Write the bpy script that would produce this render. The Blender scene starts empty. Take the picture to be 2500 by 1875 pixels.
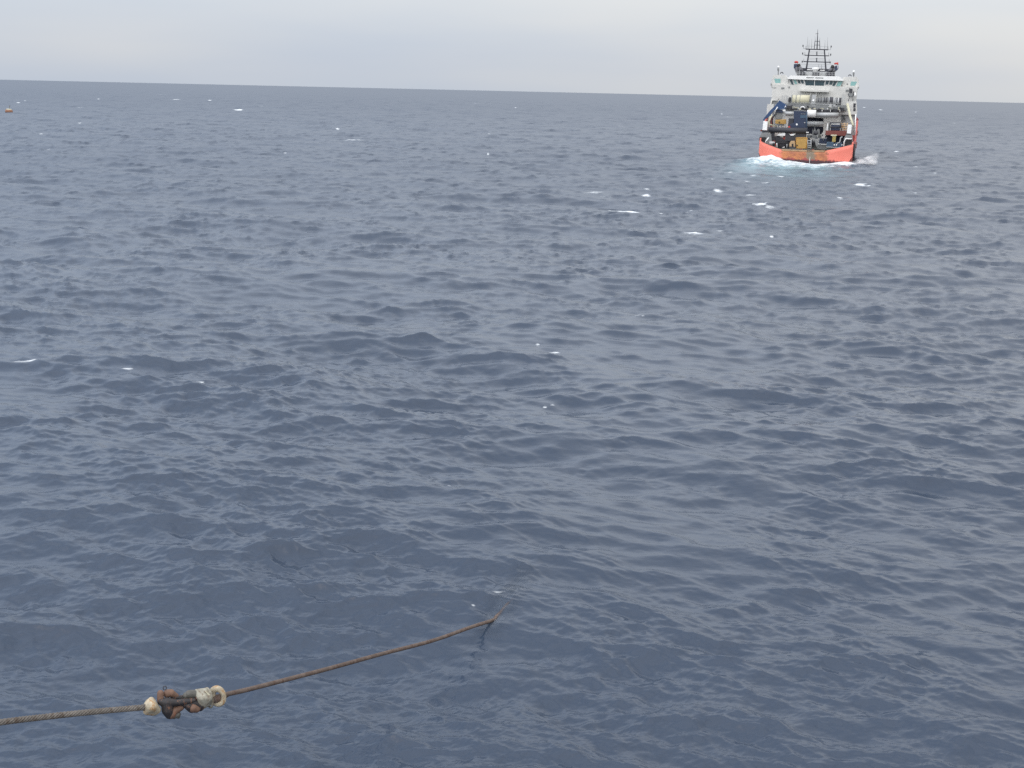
import bpy, bmesh, math, random
import numpy as np
from mathutils import Vector, Matrix

random.seed(7)
scene = bpy.context.scene
COL = scene.collection
R = math.radians

# ------------------------------------------------------------------ camera
CAM_H = 14.4
F = 3000.0                       # focal length in pixels of the 2500 px wide photograph
PITCH, ROLL = R(13.46), R(1.306)
cam_data = bpy.data.cameras.new('camera')
cam = bpy.data.objects.new('camera', cam_data)
COL.objects.link(cam)
cam_data.sensor_width = 36.0
cam_data.lens = 36.0 * F / 2500.0
cam_data.clip_start = 0.5
cam_data.clip_end = 40000.0
CAMR = Matrix.Rotation(R(90) - PITCH, 3, 'X') @ Matrix.Rotation(ROLL, 3, 'Z')
CAMP = Vector((0, 0, CAM_H))
cam.matrix_world = Matrix.Translation(CAMP) @ CAMR.to_4x4()
scene.camera = cam

# ------------------------------------------------------------------ sky and sun
SUN_EL, SUN_AZ = R(52), R(215)     # azimuth clockwise from +Y: behind the camera, to the left
world = bpy.data.worlds.new('World')
scene.world = world
world.use_nodes = True


def build_world():
    nt = world.node_tree
    nt.nodes.clear()
    N, Lk = nt.nodes.new, nt.links.new
    out = N('ShaderNodeOutputWorld')
    sky = N('ShaderNodeTexSky')
    sky.sky_type = 'NISHITA'
    sky.sun_disc = False
    sky.sun_elevation = SUN_EL
    sky.sun_rotation = SUN_AZ
    sky.dust_density = 4.0
    b1 = N('ShaderNodeBackground')
    b1.inputs['Strength'].default_value = 0.05
    Lk(sky.outputs['Color'], b1.inputs['Color'])
    tc = N('ShaderNodeTexCoord')
    sep = N('ShaderNodeSeparateXYZ')
    Lk(tc.outputs['Generated'], sep.inputs[0])
    # soft stratus bands
    mp = N('ShaderNodeMapping')
    mp.inputs['Scale'].default_value = (1.3, 1.3, 9.0)
    Lk(tc.outputs['Generated'], mp.inputs['Vector'])
    nz = N('ShaderNodeTexNoise')
    nz.inputs['Scale'].default_value = 2.2
    nz.inputs['Detail'].default_value = 3.0
    nz.inputs['Roughness'].default_value = 0.45
    Lk(mp.outputs[0], nz.inputs['Vector'])
    # elevation ramp of the cloud deck's luminance
    ramp = N('ShaderNodeValToRGB')
    cr = ramp.color_ramp
    cr.elements[0].position = 0.0
    cr.elements[0].color = (0.585, 0.63, 0.70, 1)
    cr.elements[1].position = 1.0
    cr.elements[1].color = (1.18, 1.23, 1.30, 1)
    e = cr.elements.new(0.03); e.color = (0.60, 0.64, 0.705, 1)
    e = cr.elements.new(0.09); e.color = (0.645, 0.668, 0.715, 1)
    e = cr.elements.new(0.35); e.color = (1.06, 1.12, 1.21, 1)
    Lk(sep.outputs['Z'], ramp.inputs['Fac'])
    # thinner, warmer cloud towards the right of the view
    ma = N('ShaderNodeMath'); ma.operation = 'MULTIPLY_ADD'
    Lk(sep.outputs['X'], ma.inputs[0]); ma.inputs[1].default_value = 0.85; ma.inputs[2].default_value = 0.45
    mb = N('ShaderNodeMath'); mb.operation = 'MULTIPLY_ADD'
    Lk(nz.outputs['Fac'], mb.inputs[0]); mb.inputs[1].default_value = 1.15; mb.inputs[2].default_value = -0.575
    mc = N('ShaderNodeMath'); mc.operation = 'ADD'; mc.use_clamp = True
    Lk(ma.outputs[0], mc.inputs[0]); Lk(mb.outputs[0], mc.inputs[1])
    tint = N('ShaderNodeValToRGB')
    tint.color_ramp.elements[0].color = (0.85, 0.905, 0.985, 1)
    tint.color_ramp.elements[1].color = (1.22, 1.14, 1.03, 1)
    Lk(mc.outputs[0], tint.inputs['Fac'])
    mul = N('ShaderNodeMix'); mul.data_type = 'RGBA'; mul.blend_type = 'MULTIPLY'
    mul.inputs['Factor'].default_value = 1.0
    Lk(ramp.outputs['Color'], mul.inputs['A']); Lk(tint.outputs['Color'], mul.inputs['B'])
    b2 = N('ShaderNodeBackground')
    b2.inputs['Strength'].default_value = 0.93
    Lk(mul.outputs['Result'], b2.inputs['Color'])
    add = N('ShaderNodeAddShader')
    Lk(b1.outputs[0], add.inputs[0]); Lk(b2.outputs[0], add.inputs[1])
    Lk(add.outputs[0], out.inputs['Surface'])


build_world()
sun_data = bpy.data.lights.new('sun', 'SUN')
sun_data.energy = 1.5
sun_data.angle = R(115)
sun_data.color = (1.0, 0.985, 0.96)
sun = bpy.data.objects.new('sun', sun_data)
COL.objects.link(sun)
sun_dir = Vector((math.sin(SUN_AZ) * math.cos(SUN_EL), math.cos(SUN_AZ) * math.cos(SUN_EL), math.sin(SUN_EL)))
sun.rotation_euler = sun_dir.to_track_quat('Z', 'Y').to_euler()
sun.location = sun_dir * 300

scene.view_settings.view_transform = 'Standard'
scene.view_settings.look = 'None'
scene.view_settings.exposure = 0.0
scene.view_settings.gamma = 1.0
scene.render.engine = 'CYCLES'
scene.cycles.max_bounces = 6
scene.cycles.diffuse_bounces = 2
scene.cycles.glossy_bounces = 3
scene.cycles.volume_bounces = 4
scene.cycles.volume_step_rate = 1.0
scene.cycles.transparent_max_bounces = 24
scene.cycles.caustics_reflective = False
scene.cycles.caustics_refractive = False
scene.cycles.use_denoising = False


# ------------------------------------------------------------------ helpers
def ray(px, py):
    """direction of the line of sight through a pixel of the 2500x1875 photograph, unit depth"""
    return CAMR @ Vector(((px - 1250.0) / F, -(py - 937.5) / F, -1.0))


def at_depth(px, py, d):
    return CAMP + ray(px, py) * d


def at_z(px, py, z=0.0):
    r = ray(px, py)
    return CAMP + r * ((z - CAM_H) / r.z)


def tag(o, label=None, cat=None, group=None, kind=None):
    if label: o['label'] = label
    if cat: o['category'] = cat
    if group: o['group'] = group
    if kind: o['kind'] = kind
    return o


def empty(name, mat, parent=None):
    o = bpy.data.objects.new(name, None)
    COL.objects.link(o)
    o.empty_display_size = 0.5
    o.matrix_world = mat
    return o


class MB:
    """collects shapes, then links them as ONE mesh object"""

    def __init__(self):
        self.v, self.f, self.s = [], [], []

    def add(self, vs, fs, smooth=False):
        n = len(self.v)
        self.v += [Vector(p) for p in vs]
        self.f += [tuple(i + n for i in f) for f in fs]
        self.s += [smooth] * len(fs)
        return self

    def box(self, x0, x1, y0, y1, z0, z1):
        if x0 > x1: x0, x1 = x1, x0
        if z0 > z1: z0, z1 = z1, z0
        if y0 > y1: y0, y1 = y1, y0
        vs = [(x, y, z) for x in (x0, x1) for y in (y0, y1) for z in (z0, z1)]
        fs = [(0, 1, 3, 2), (4, 6, 7, 5), (0, 4, 5, 1), (2, 3, 7, 6), (0, 2, 6, 4), (1, 5, 7, 3)]
        return self.add(vs, fs)

    def hexa(self, front, back):
        """front and back quads, in matching order"""
        vs = list(front) + list(back)
        return self.add(vs, [(0, 1, 2, 3), (7, 6, 5, 4), (0, 4, 5, 1), (1, 5, 6, 2), (2, 6, 7, 3), (3, 7, 4, 0)])

    def prism(self, front, off):
        off = Vector(off)
        n = len(front)
        vs = [Vector(p) for p in front] + [Vector(p) + off for p in front]
        fs = [tuple(range(n)), tuple(range(2 * n - 1, n - 1, -1))]
        fs += [(i, i + n, (i + 1) % n + n, (i + 1) % n) for i in range(n)]
        return self.add(vs, fs)

    def tube(self, pts, rad, n=10, cap=True, smooth=True):
        pts = [Vector(p) for p in pts]
        if not isinstance(rad, (list, tuple)): rad = [rad] * len(pts)
        vs, fs = [], []
        t0 = (pts[1] - pts[0]).normalized()
        up = Vector((0, 0, 1)) if abs(t0.z) < 0.9 else Vector((1, 0, 0))
        a = t0.cross(up).normalized()
        for i, p in enumerate(pts):
            t = (pts[min(i + 1, len(pts) - 1)] - pts[max(i - 1, 0)]).normalized()
            a = (a - t * a.dot(t)).normalized()
            b = t.cross(a)
            for k in range(n):
                w = 2 * math.pi * k / n
                vs.append(p + (a * math.cos(w) + b * math.sin(w)) * rad[i])
        for i in range(len(pts) - 1):
            for k in range(n):
                k2 = (k + 1) % n
                fs.append((i * n + k, i * n + k2, (i + 1) * n + k2, (i + 1) * n + k))
        self.add(vs, fs, smooth)
        if cap:
            m = len(self.v) - len(vs)
            self.f += [tuple(m + k for k in reversed(range(n))), tuple(m + (len(pts) - 1) * n + k for k in range(n))]
            self.s += [False, False]
        return self

    def ball(self, c, r, n=12, sq=(1, 1, 1)):
        c = Vector(c)
        vs, fs = [], []
        for i in range(n // 2 + 1):
            th = math.pi * i / (n // 2)
            for k in range(n):
                ph = 2 * math.pi * k / n
                vs.append(c + Vector((math.sin(th) * math.cos(ph) * r * sq[0], math.sin(th) * math.sin(ph) * r * sq[1], math.cos(th) * r * sq[2])))
        for i in range(n // 2):
            for k in range(n):
                fs.append((i * n + k, (i + 1) * n + k, (i + 1) * n + (k + 1) % n, i * n + (k + 1) % n))
        return self.add(vs, fs, True)

    def build(self, name, mat, parent=None, base=(0, 0, 0), bevel=0.0):
        base = Vector(base)
        me = bpy.data.meshes.new(name)
        me.from_pydata([tuple(p - base) for p in self.v], [], self.f)
        me.polygons.foreach_set('use_smooth', self.s)
        bm = bmesh.new(); bm.from_mesh(me)
        bmesh.ops.remove_doubles(bm, verts=bm.verts, dist=1e-5)
        bmesh.ops.recalc_face_normals(bm, faces=bm.faces)
        bm.to_mesh(me); bm.free()
        me.update()
        me.materials.append(mat)
        o = bpy.data.objects.new(name, me)
        COL.objects.link(o)
        if parent is not None:
            o.parent = parent
        if bevel:
            md = o.modifiers.new('bevel', 'BEVEL'); md.width = bevel; md.segments = 2; md.limit_method = 'ANGLE'
        return o


# ------------------------------------------------------------------ materials
MAT = {}


def paint(name, col, rough=0.5, var=0.18, rust=0.0, scale=0.8, metal=0.0, rustcol=(0.16, 0.065, 0.03)):
    """painted or bare metal: mottled colour, scattered rust with its own shapes"""
    m = bpy.data.materials.new(name)
    m.use_nodes = True
    nt = m.node_tree
    N, Lk = nt.nodes.new, nt.links.new
    bs = nt.nodes['Principled BSDF']
    bs.inputs['Roughness'].default_value = rough
    bs.inputs['Metallic'].default_value = metal
    tc = N('ShaderNodeTexCoord')
    n1 = N('ShaderNodeTexNoise'); n1.inputs['Scale'].default_value = scale; n1.inputs['Detail'].default_value = 6
    n1.inputs['Roughness'].default_value = 0.65
    Lk(tc.outputs['Object'], n1.inputs['Vector'])
    mr = N('ShaderNodeMapRange')
    mr.inputs['From Min'].default_value = 0.3; mr.inputs['From Max'].default_value = 0.7
    mr.inputs['To Min'].default_value = 1 - var; mr.inputs['To Max'].default_value = 1 + var * 0.5
    Lk(n1.outputs['Fac'], mr.inputs['Value'])
    mul = N('ShaderNodeMix'); mul.data_type = 'RGBA'; mul.blend_type = 'MULTIPLY'; mul.inputs['Factor'].default_value = 1
    mul.inputs['A'].default_value = (*col, 1)
    Lk(mr.outputs[0], mul.inputs['B'])
    last = mul.outputs['Result']
    if rust > 0:
        mp = N('ShaderNodeMapping'); mp.inputs['Scale'].default_value = (1, 1, 0.35)
        mp.inputs['Location'].default_value = (3.1, 7.7, 1.9)
        Lk(tc.outputs['Object'], mp.inputs['Vector'])
        n2 = N('ShaderNodeTexNoise'); n2.inputs['Scale'].default_value = scale * 1.7; n2.inputs['Detail'].default_value = 8
        n2.inputs['Roughness'].default_value = 0.7
        Lk(mp.outputs[0], n2.inputs['Vector'])
        r2 = N('ShaderNodeMapRange')
        r2.inputs['From Min'].default_value = 0.72 - 0.3 * rust; r2.inputs['From Max'].default_value = 0.80 - 0.26 * rust
        Lk(n2.outputs['Fac'], r2.inputs['Value'])
        mx = N('ShaderNodeMix'); mx.data_type = 'RGBA'
        mx.inputs['B'].default_value = (*rustcol, 1)
        Lk(r2.outputs[0], mx.inputs['Factor']); Lk(last, mx.inputs['A'])
        last = mx.outputs['Result']
    Lk(last, bs.inputs['Base Color'])
    bp = N('ShaderNodeBump'); bp.inputs['Strength'].default_value = 0.08; bp.inputs['Distance'].default_value = 0.02 / max(scale, 0.1)
    Lk(n1.outputs['Fac'], bp.inputs['Height']); Lk(bp.outputs[0], bs.inputs['Normal'])
    MAT[name] = m
    return m


WHITE = paint('white paint', (0.64, 0.635, 0.60), 0.5, 0.14, 0.22)
CREAM = paint('cream paint', (0.58, 0.55, 0.40), 0.5, 0.15, 0.18)
BRIGHT = paint('bright white and lit roof paint', (0.86, 0.86, 0.84), 0.4, 0.05)  # white fittings; on the roof it also carries the light from above
GREY = paint('grey paint', (0.22, 0.23, 0.23), 0.55, 0.2, 0.2)
PALEGREY = paint('pale grey paint', (0.42, 0.43, 0.43), 0.5, 0.15, 0.1)
STEEL = paint('roller steel', (0.40, 0.41, 0.41), 0.4, 0.12, 0.05, metal=0.2)
DARK = paint('dark grey steel', (0.045, 0.046, 0.055), 0.6, 0.25, 0.12)
BLACK = paint('black rubber', (0.02, 0.02, 0.022), 0.7, 0.2)
NAVY = paint('navy paint', (0.022, 0.035, 0.075), 0.5, 0.25, 0.08)
BLUE = paint('crane blue paint', (0.025, 0.065, 0.16), 0.45, 0.2, 0.06)
TEAL = paint('faded blue paint', (0.05, 0.095, 0.15), 0.5, 0.3, 0.2)
YELLOW = paint('ochre yellow paint', (0.47, 0.28, 0.075), 0.55, 0.25, 0.25)
TAN = paint('tan paint', (0.52, 0.35, 0.19), 0.6, 0.25, 0.35)
MAROON = paint('rusty maroon steel', (0.19, 0.055, 0.045), 0.7, 0.35, 0.4)
RED = paint('red paint', (0.5, 0.045, 0.035), 0.5, 0.2, 0.1)
DECK = paint('green grey deck', (0.13, 0.14, 0.13), 0.7, 0.3, 0.4)
WOOD = paint('worn deck edge', (0.40, 0.26, 0.15), 0.75, 0.35, 0.5)
RUST = paint('rust brown', (0.24, 0.105, 0.05), 0.8, 0.4, 0.3, scale=1.5)
EXH = paint('exhaust cladding', (0.17, 0.17, 0.185), 0.5, 0.15)
MASTM = paint('mast paint', (0.035, 0.037, 0.05), 0.5, 0.15)
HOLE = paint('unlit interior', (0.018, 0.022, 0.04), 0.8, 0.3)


def mat_glass():
    m = bpy.data.materials.new('wheelhouse glass'); m.use_nodes = True
    b = m.node_tree.nodes['Principled BSDF']
    b.inputs['Base Color'].default_value = (0.02, 0.055, 0.07, 1)
    b.inputs['Roughness'].default_value = 0.08
    b.inputs['IOR'].default_value = 1.5
    return m


def mat_glass_pale():
    m = bpy.data.materials.new('pale green glass'); m.use_nodes = True
    b = m.node_tree.nodes['Principled BSDF']
    b.inputs['Base Color'].default_value = (0.22, 0.42, 0.40, 1)
    b.inputs['Roughness'].default_value = 0.1
    return m


GLASS, PALEGLASS = mat_glass(), mat_glass_pale()


def mat_hull():
    m = bpy.data.materials.new('orange hull paint'); m.use_nodes = True
    nt = m.node_tree
    N, Lk = nt.nodes.new, nt.links.new
    bs = nt.nodes['Principled BSDF']
    bs.inputs['Roughness'].default_value = 0.5
    tc = N('ShaderNodeTexCoord'); sp = N('ShaderNodeSeparateXYZ')
    Lk(tc.outputs['Object'], sp.inputs[0])

    def math_(op, a, b=None, c=None, clamp=False):
        n = N('ShaderNodeMath'); n.operation = op; n.use_clamp = clamp
        for i, q in enumerate((a, b, c)):
            if q is None: continue
            if isinstance(q, (int, float)): n.inputs[i].default_value = q
            else: Lk(q, n.inputs[i])
        return n.outputs[0]

    def noise(scale, detail=6, loc=(0, 0, 0), sc=(1, 1, 1)):
        mp = N('ShaderNodeMapping'); mp.inputs['Location'].default_value = loc; mp.inputs['Scale'].default_value = sc
        Lk(tc.outputs['Object'], mp.inputs['Vector'])
        n = N('ShaderNodeTexNoise'); n.inputs['Scale'].default_value = scale; n.inputs['Detail'].default_value = detail
        n.inputs['Roughness'].default_value = 0.62
        Lk(mp.outputs[0], n.inputs['Vector'])
        return n.outputs['Fac']

    def mix(fac, a, b):
        n = N('ShaderNodeMix'); n.data_type = 'RGBA'
        Lk(fac, n.inputs['Factor'])
        for k, q in (('A', a), ('B', b)):
            if isinstance(q, tuple): n.inputs[k].default_value = (*q, 1)
            else: Lk(q, n.inputs[k])
        return n.outputs['Result']

    X, Y, Z = sp.outputs
    big, fine = noise(0.35, 5), noise(2.2, 8, (5, 2, 9))
    col = mix(math_('MULTIPLY_ADD', big, 1.6, -0.3, True), (0.72, 0.165, 0.115), (0.80, 0.225, 0.165))
    # stern plating worn by chain and wire: rust, orange and grey
    ax = math_('ABSOLUTE', math_('ADD', X, 0.15))
    worn = math_('MULTIPLY_ADD', fine, 3.0, math_('SUBTRACT', 3.9, ax))       # >0 inside
    worn = math_('MULTIPLY', worn, 1.4, None, True)
    stern = math_('LESS_THAN', Y, 1.2)
    worn = math_('MULTIPLY', worn, stern)
    rustn = noise(0.9, 7, (1, 4, 0), (1, 1, 2.0))
    rcol = mix(math_('MULTIPLY_ADD', rustn, 4.0, -1.5, True), (0.34, 0.115, 0.06), (0.55, 0.205, 0.075))
    gmask = math_('MULTIPLY_ADD', fine, 2.2, math_('SUBTRACT', 0.2, math_('ABSOLUTE', math_('ADD', X, -1.2))))
    gmask = math_('MULTIPLY', gmask, 1.5, None, True)
    rcol = mix(gmask, rcol, (0.22, 0.17, 0.12))
    col = mix(worn, col, rcol)
    # scuffed scallops and dark boot topping towards the waterline
    sc = math_('SUBTRACT', math_('MULTIPLY_ADD', noise(0.8, 4, (8, 1, 3), (1, 0.2, 0.2)), 2.6, -0.35), Z)
    sc = math_('MULTIPLY', sc, 3.0, None, True)
    col = mix(sc, col, (0.33, 0.065, 0.06))
    bt = math_('SUBTRACT', math_('MULTIPLY_ADD', fine, 0.8, 0.40), Z)
    bt = math_('MULTIPLY', bt, 4.0, None, True)
    col = mix(bt, col, (0.055, 0.022, 0.028))
    # starboard/port sides are a deeper red than the stern
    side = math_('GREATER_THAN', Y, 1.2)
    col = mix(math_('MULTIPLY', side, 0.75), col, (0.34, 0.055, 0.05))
    Lk(col, bs.inputs['Base Color'])
    return m


HULL = mat_hull()


# ------------------------------------------------------------------ where the ship floats
def A(u, v):            # lower ship crop -> photograph pixel
    return 1800 + u / 5.53, 220 + v / 5.53


def T(u, v):            # upper ship crop -> photograph pixel
    return 1800 + u / 5.53, 50 + v / 5.53


def G(u, v):            # mast crop -> photograph pixel
    return 1920 + u / 12.764, 60 + v / 12.764


stern = at_z(*A(903, 985))
az = math.atan2(stern.x, stern.y)
HEADING = az + R(2.4)
SHIPM = Matrix.Translation(stern) @ Matrix.Rotation(-HEADING, 4, 'Z') @ Matrix.Rotation(R(0.75), 4, 'Y')
SHIPI = SHIPM.inverted()
CAML = SHIPI @ CAMP


def P(pix, Y):
    """pixel seen on the ship's athwartships plane at local y = Y, in the ship's own metres"""
    d = SHIPI.to_3x3() @ ray(*pix)
    k = (Y - CAML.y) / d.y
    return CAML + d * k


def rect(mb, conv, u0, v0, u1, v1, Y, depth):
    um, vm = (u0 + u1) / 2, (v0 + v1) / 2
    x0, x1 = P(conv(u0, vm), Y).x, P(conv(u1, vm), Y).x
    z1, z0 = P(conv(um, v0), Y).z, P(conv(um, v1), Y).z
    mb.box(x0, x1, Y, Y + depth, z0, z1)
    return mb


def poly(mb, conv, pts, Y, depth):
    mb.prism([P(conv(*p), Y) for p in pts], (0, depth, 0))
    return mb


def bar(mb, conv, pts, Y, r, n=8):
    """r in metres; pts (u, v) or (u, v, dy)"""
    mb.tube([P(conv(p[0], p[1]), Y + (p[2] if len(p) > 2 else 0)) for p in pts], r, n)
    return mb


# ------------------------------------------------------------------ the sea
def fft_tile(N, L, seed, peak, lmin, lmax, wind, spread, rms):
    rng = np.random.default_rng(seed)
    k1 = np.fft.fftfreq(N, L / N) * 2 * np.pi
    kx, ky = np.meshgrid(k1, k1, indexing='ij')
    k = np.hypot(kx, ky); k[0, 0] = 1
    wx, wy = math.cos(wind), math.sin(wind)
    c = (kx * wx + ky * wy) / k
    kp = 2 * np.pi / peak
    S = np.exp(-1.0 * (kp / k) ** 2) / k ** 3.35 * (0.06 + np.abs(c) ** spread) * np.where(c < 0, 0.55, 1.0)
    S *= 1 / (1 + np.exp((k - 2 * np.pi / lmin) / (0.12 * 2 * np.pi / lmin)))
    S *= 1 / (1 + np.exp(-(k - 2 * np.pi / lmax) / (0.15 * 2 * np.pi / lmax)))
    S[0, 0] = 0
    a = (rng.normal(size=(N, N)) + 1j * rng.normal(size=(N, N))) * np.sqrt(S)
    h = np.fft.ifft2(a)
    hs = h.real
    s = rms / hs.std()
    # make the spectrum hermitian by taking the transform of the real part
    H = np.fft.fft2(hs) * s
    dx = np.fft.ifft2(-1j * kx / k * H).real
    dy = np.fft.ifft2(-1j * ky / k * H).real
    jxx = np.fft.ifft2(kx * kx / k * H).real
    jyy = np.fft.ifft2(ky * ky / k * H).real
    return dict(N=N, L=L, a=np.stack([hs * s, dx, dy, jxx + jyy], -1).astype(np.float32))


def sample(t, x, y, rot, off):
    c, s = math.cos(rot), math.sin(rot)
    u = ((c * x + s * y + off[0]) / t['L'] * t['N'])
    v = ((-s * x + c * y + off[1]) / t['L'] * t['N'])
    i, j = np.floor(u).astype(np.int64), np.floor(v).astype(np.int64)
    fu, fv = (u - i)[:, None].astype(np.float32), (v - j)[:, None].astype(np.float32)
    N = t['N']; i %= N; j %= N
    i2, j2 = (i + 1) % N, (j + 1) % N
    a = t['a']
    r = (a[i, j] * (1 - fu) + a[i2, j] * fu) * (1 - fv) + (a[i, j2] * (1 - fu) + a[i2, j2] * fu) * fv
    h, dx, dy, jac = r.T
    return h, c * dx - s * dy, s * dx + c * dy, jac


WIND = R(-104)
CHOP = 0.88


def build_sea():
    swell = fft_tile(512, 311.0, 11, 30.0, 6.0, 120.0, WIND, 5.0, 0.21)
    wind_ = fft_tile(768, 97.0, 23, 8.5, 1.0, 17.0, WIND, 6.0, 0.086)
    chop = fft_tile(512, 23.3, 37, 2.4, 0.30, 3.6, WIND, 4.0, 0.0245)
    ripple = fft_tile(512, 5.9, 51, 0.6, 0.065, 0.55, WIND, 1.5, 0.0034)
    patch = fft_tile(256, 420.0, 71, 45.0, 15.0, 300.0, R(20), 0.5, 1.0)
    # rings
    rad = [2.0]
    while rad[-1] < 19: rad.append(rad[-1] + 0.8)
    while rad[-1] < 13500:
        d = rad[-1]
        st = min(d * d / 17700 * 0.8, d * 0.0042)
        rad.append(d + st)
    rad = np.array(rad)
    step = np.maximum(np.minimum(rad * rad / 17700 * 0.8, rad * 0.0042), 0.012)
    inner = np.linspace(-27, 27, 1500)
    outer = 27 + np.cumsum(np.linspace(0.06, 4.0, 72)); outer = 27 + (outer - 27) / (outer[-1] - 27) * 152.0
    ang = np.radians(np.concatenate([-outer[::-1], inner, outer]))
    nr, na = len(rad), len(ang)
    RR = np.repeat(rad, na); AA = np.tile(ang, nr)
    ST = np.repeat(step, na)
    AST = np.tile(np.gradient(ang), nr) * RR
    ST = np.maximum(ST, AST)
    x0, y0 = RR * np.sin(AA), RR * np.cos(AA)
    h = np.zeros_like(x0); dx = np.zeros_like(x0); dy = np.zeros_like(x0); jac = np.zeros_like(x0)
    pn = sample(patch, x0, y0, 0.3, (13, 71))[0]
    pn2 = sample(patch, x0 * 6.0, y0 * 6.0, -0.4, (3, 8))[0]
    pat = np.clip(1.0 + 0.34 * pn + 0.22 * pn2, 0.3, 1.5)
    # rougher water along the ship's track, slicker water where the tow wire slides in
    qx, qy = x0 - stern.x, y0 - stern.y
    qa_, qf_ = qx * math.cos(HEADING) - qy * math.sin(HEADING), qx * math.sin(HEADING) + qy * math.cos(HEADING)
    track = np.exp(-((qa_ + 0.10 * qf_ * 0) / (16 + 0.12 * np.abs(qf_))) ** 4) * (qf_ < 5) * np.clip((qf_ + 200) / 60, 0, 1)
    pat = pat * (1 + 0.45 * track)
    e0 = at_z(1180, 1560, 0.0)
    calm = np.exp(-((x0 - e0.x) ** 2 + (y0 - e0.y) ** 2) / 2.2 ** 2)
    pat = pat * (1 - 0.62 * calm)
    lost = np.zeros_like(x0)

    def fade(lmin):                    # waves shorter than the mesh can carry are left to the roughness
        return np.clip(1.6 - ST / lmin, 0, 1)

    for t, rot, off, lm, slope, sharp, w in ((swell, 0.0, (40, 9), 9.0, 0.06, 1.0, None), (wind_, 0.21, (5, 60), 3.0, 0.12, 1.0, 0.72 + 0.28 * pat),
                                      (wind_, -0.24, (71, 22), 3.0, 0.10, 1.0, 'h'),
                                      (chop, -0.12, (3, 7), 0.7, 0.17, 0.5, pat), (ripple, 0.4, (1, 2), 0.22, 0.13, 0.3, pat)):
        fd = fade(lm)
        idx = np.nonzero(fd > 0.001)[0]
        a, b, c, j = sample(t, x0[idx], y0[idx], rot, off)
        ww = fd[idx] * (1.0 if w is None else ((0.5 - 0.25 * calm[idx]) if isinstance(w, str) else w[idx]))
        h[idx] += a * ww; dx[idx] += b * ww * sharp; dy[idx] += c * ww * sharp; jac[idx] += j * ww
        lost += slope ** 2 * (1 - fd ** 2)
    del a, b, c, j
    # the ship's quarter wave and the trough along her stern
    hump = P(A(430, 990), -1.0); hw = SHIPM @ Vector((hump.x, -1.5, 0))
    tx, ty = math.cos(HEADING), -math.sin(HEADING)       # athwartships in the world
    fx, fy = math.sin(HEADING), math.cos(HEADING)
    rx, ry = x0 - hw.x, y0 - hw.y
    la, lf = rx * tx + ry * ty, rx * fx + ry * fy
    lump = 0.88 + 0.12 * np.sin(la * 1.1 + 1) + 0.05 * np.sin(la * 3.3)
    hum = 1.75 * np.exp(-(la / 4.9) ** 2 - ((lf + 1.0) / 2.3) ** 2) * lump
    h += hum
    rs = SHIPM @ Vector((8.5, -0.5, 0)); sx, sy = x0 - rs.x, y0 - rs.y
    ls, lt = sx * tx + sy * ty, sx * fx + sy * fy
    hum2 = 0.45 * np.exp(-(ls / 3.0) ** 2 - ((lt + 0.5) / 1.6) ** 2)
    h += hum2

    X, Yv = x0 - CHOP * dx, y0 - CHOP * dy
    co = np.stack([X, Yv, h], -1).astype(np.float32)

    # foam: natural crests plus the larger whitecaps
    foam = np.zeros_like(x0)
    near = RR < 2500
    foam += np.clip((jac - 0.95) * 1.8, 0, 0.6) * near * np.clip((RR - 60) / 60, 0, 1)
    far_caps = np.clip((sample(patch, x0, y0, 1.1, (9, 5))[0] - 2.3) * 1.2, 0, 0.5) * (RR > 300)
    foam = np.maximum(foam, far_caps * np.clip(h * 4, 0, 1))
    caps = [(1542, 511, 92, 12, 1.0), (1612, 515, 34, 6, .55), (1852, 499, 40, 9, .95), (1847, 513, 20, 5, .7), (1693, 565, 42, 10, .85),
            (1758, 554, 30, 6, .6), (1821, 475, 28, 8, .8), (1449, 469, 42, 9, .75), (1579, 476, 26, 7, .8), (1579, 455, 18, 5, .7),
            (1752, 461, 26, 6, .75), (2138, 448, 36, 8, .95), (2100, 453, 30, 7, .85), (1908, 427, 24, 6, .8), (2189, 370, 14, 5, .95),
            (2234, 406, 16, 5, .95), (1784, 420, 16, 5, .7), (1600, 427, 110, 4, .45), (1583, 416, 110, 3, .42), (1886, 572, 12, 5, .75),
            (1481, 483, 32, 6, .5), (1668, 513, 20, 5, .55), (2345, 477, 24, 6, .95), (2051, 485, 18, 5, .75), (582, 268.6, 20, 3, 1.2),
            (431, 242.6, 22, 2, .7), (512, 244.6, 9, 2, .9), (195, 300, 9, 3, .8), (44, 250, 9, 2, .8), (61, 246, 7, 2, .8), (441, 315, 11, 3, .7),
            (679, 330, 10, 3, .8), (722, 328, 6, 2, .8), (824, 315, 10, 3, .8), (118, 362, 14, 3, .8), (240, 242, 8, 2, .7),
            (1364, 855, 30, 16, .85), (1316, 833, 12, 7, .75), (1554, 763, 20, 6, .7), (1329, 982, 14, 6, .65), (1346, 978, 14, 5, .65),
            (1106, 1175, 16, 6, .6), (305, 908, 40, 5, .7), (486, 936, 24, 4, .68), (60, 887, 80, 5, .62), (45, 1226, 70, 14, .38),
            (1212, 1455, 26, 16, .62), (1147, 1484, 14, 9, .55), (340, 872, 40, 5, .4), (1030, 560, 8, 4, .8), (2170, 415, 10, 4, .8),
            (2280, 425, 14, 4, .6), (2400, 372, 12, 4, .7), (2110, 262, 8, 2, .8), (2150, 268, 12, 2, .8), (2330, 300, 9, 2, .7), (1500, 395, 40, 3, .4)]
    rc = random.Random(12)
    for _ in range(16):                     # small breaking crests in the disturbed water round the ship's track
        caps.append((rc.triangular(1380, 2460, 1900), 400 + 190 * rc.random() ** 1.5, rc.uniform(10, 30), rc.uniform(2.5, 5), rc.uniform(0.4, 0.7)))
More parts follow.
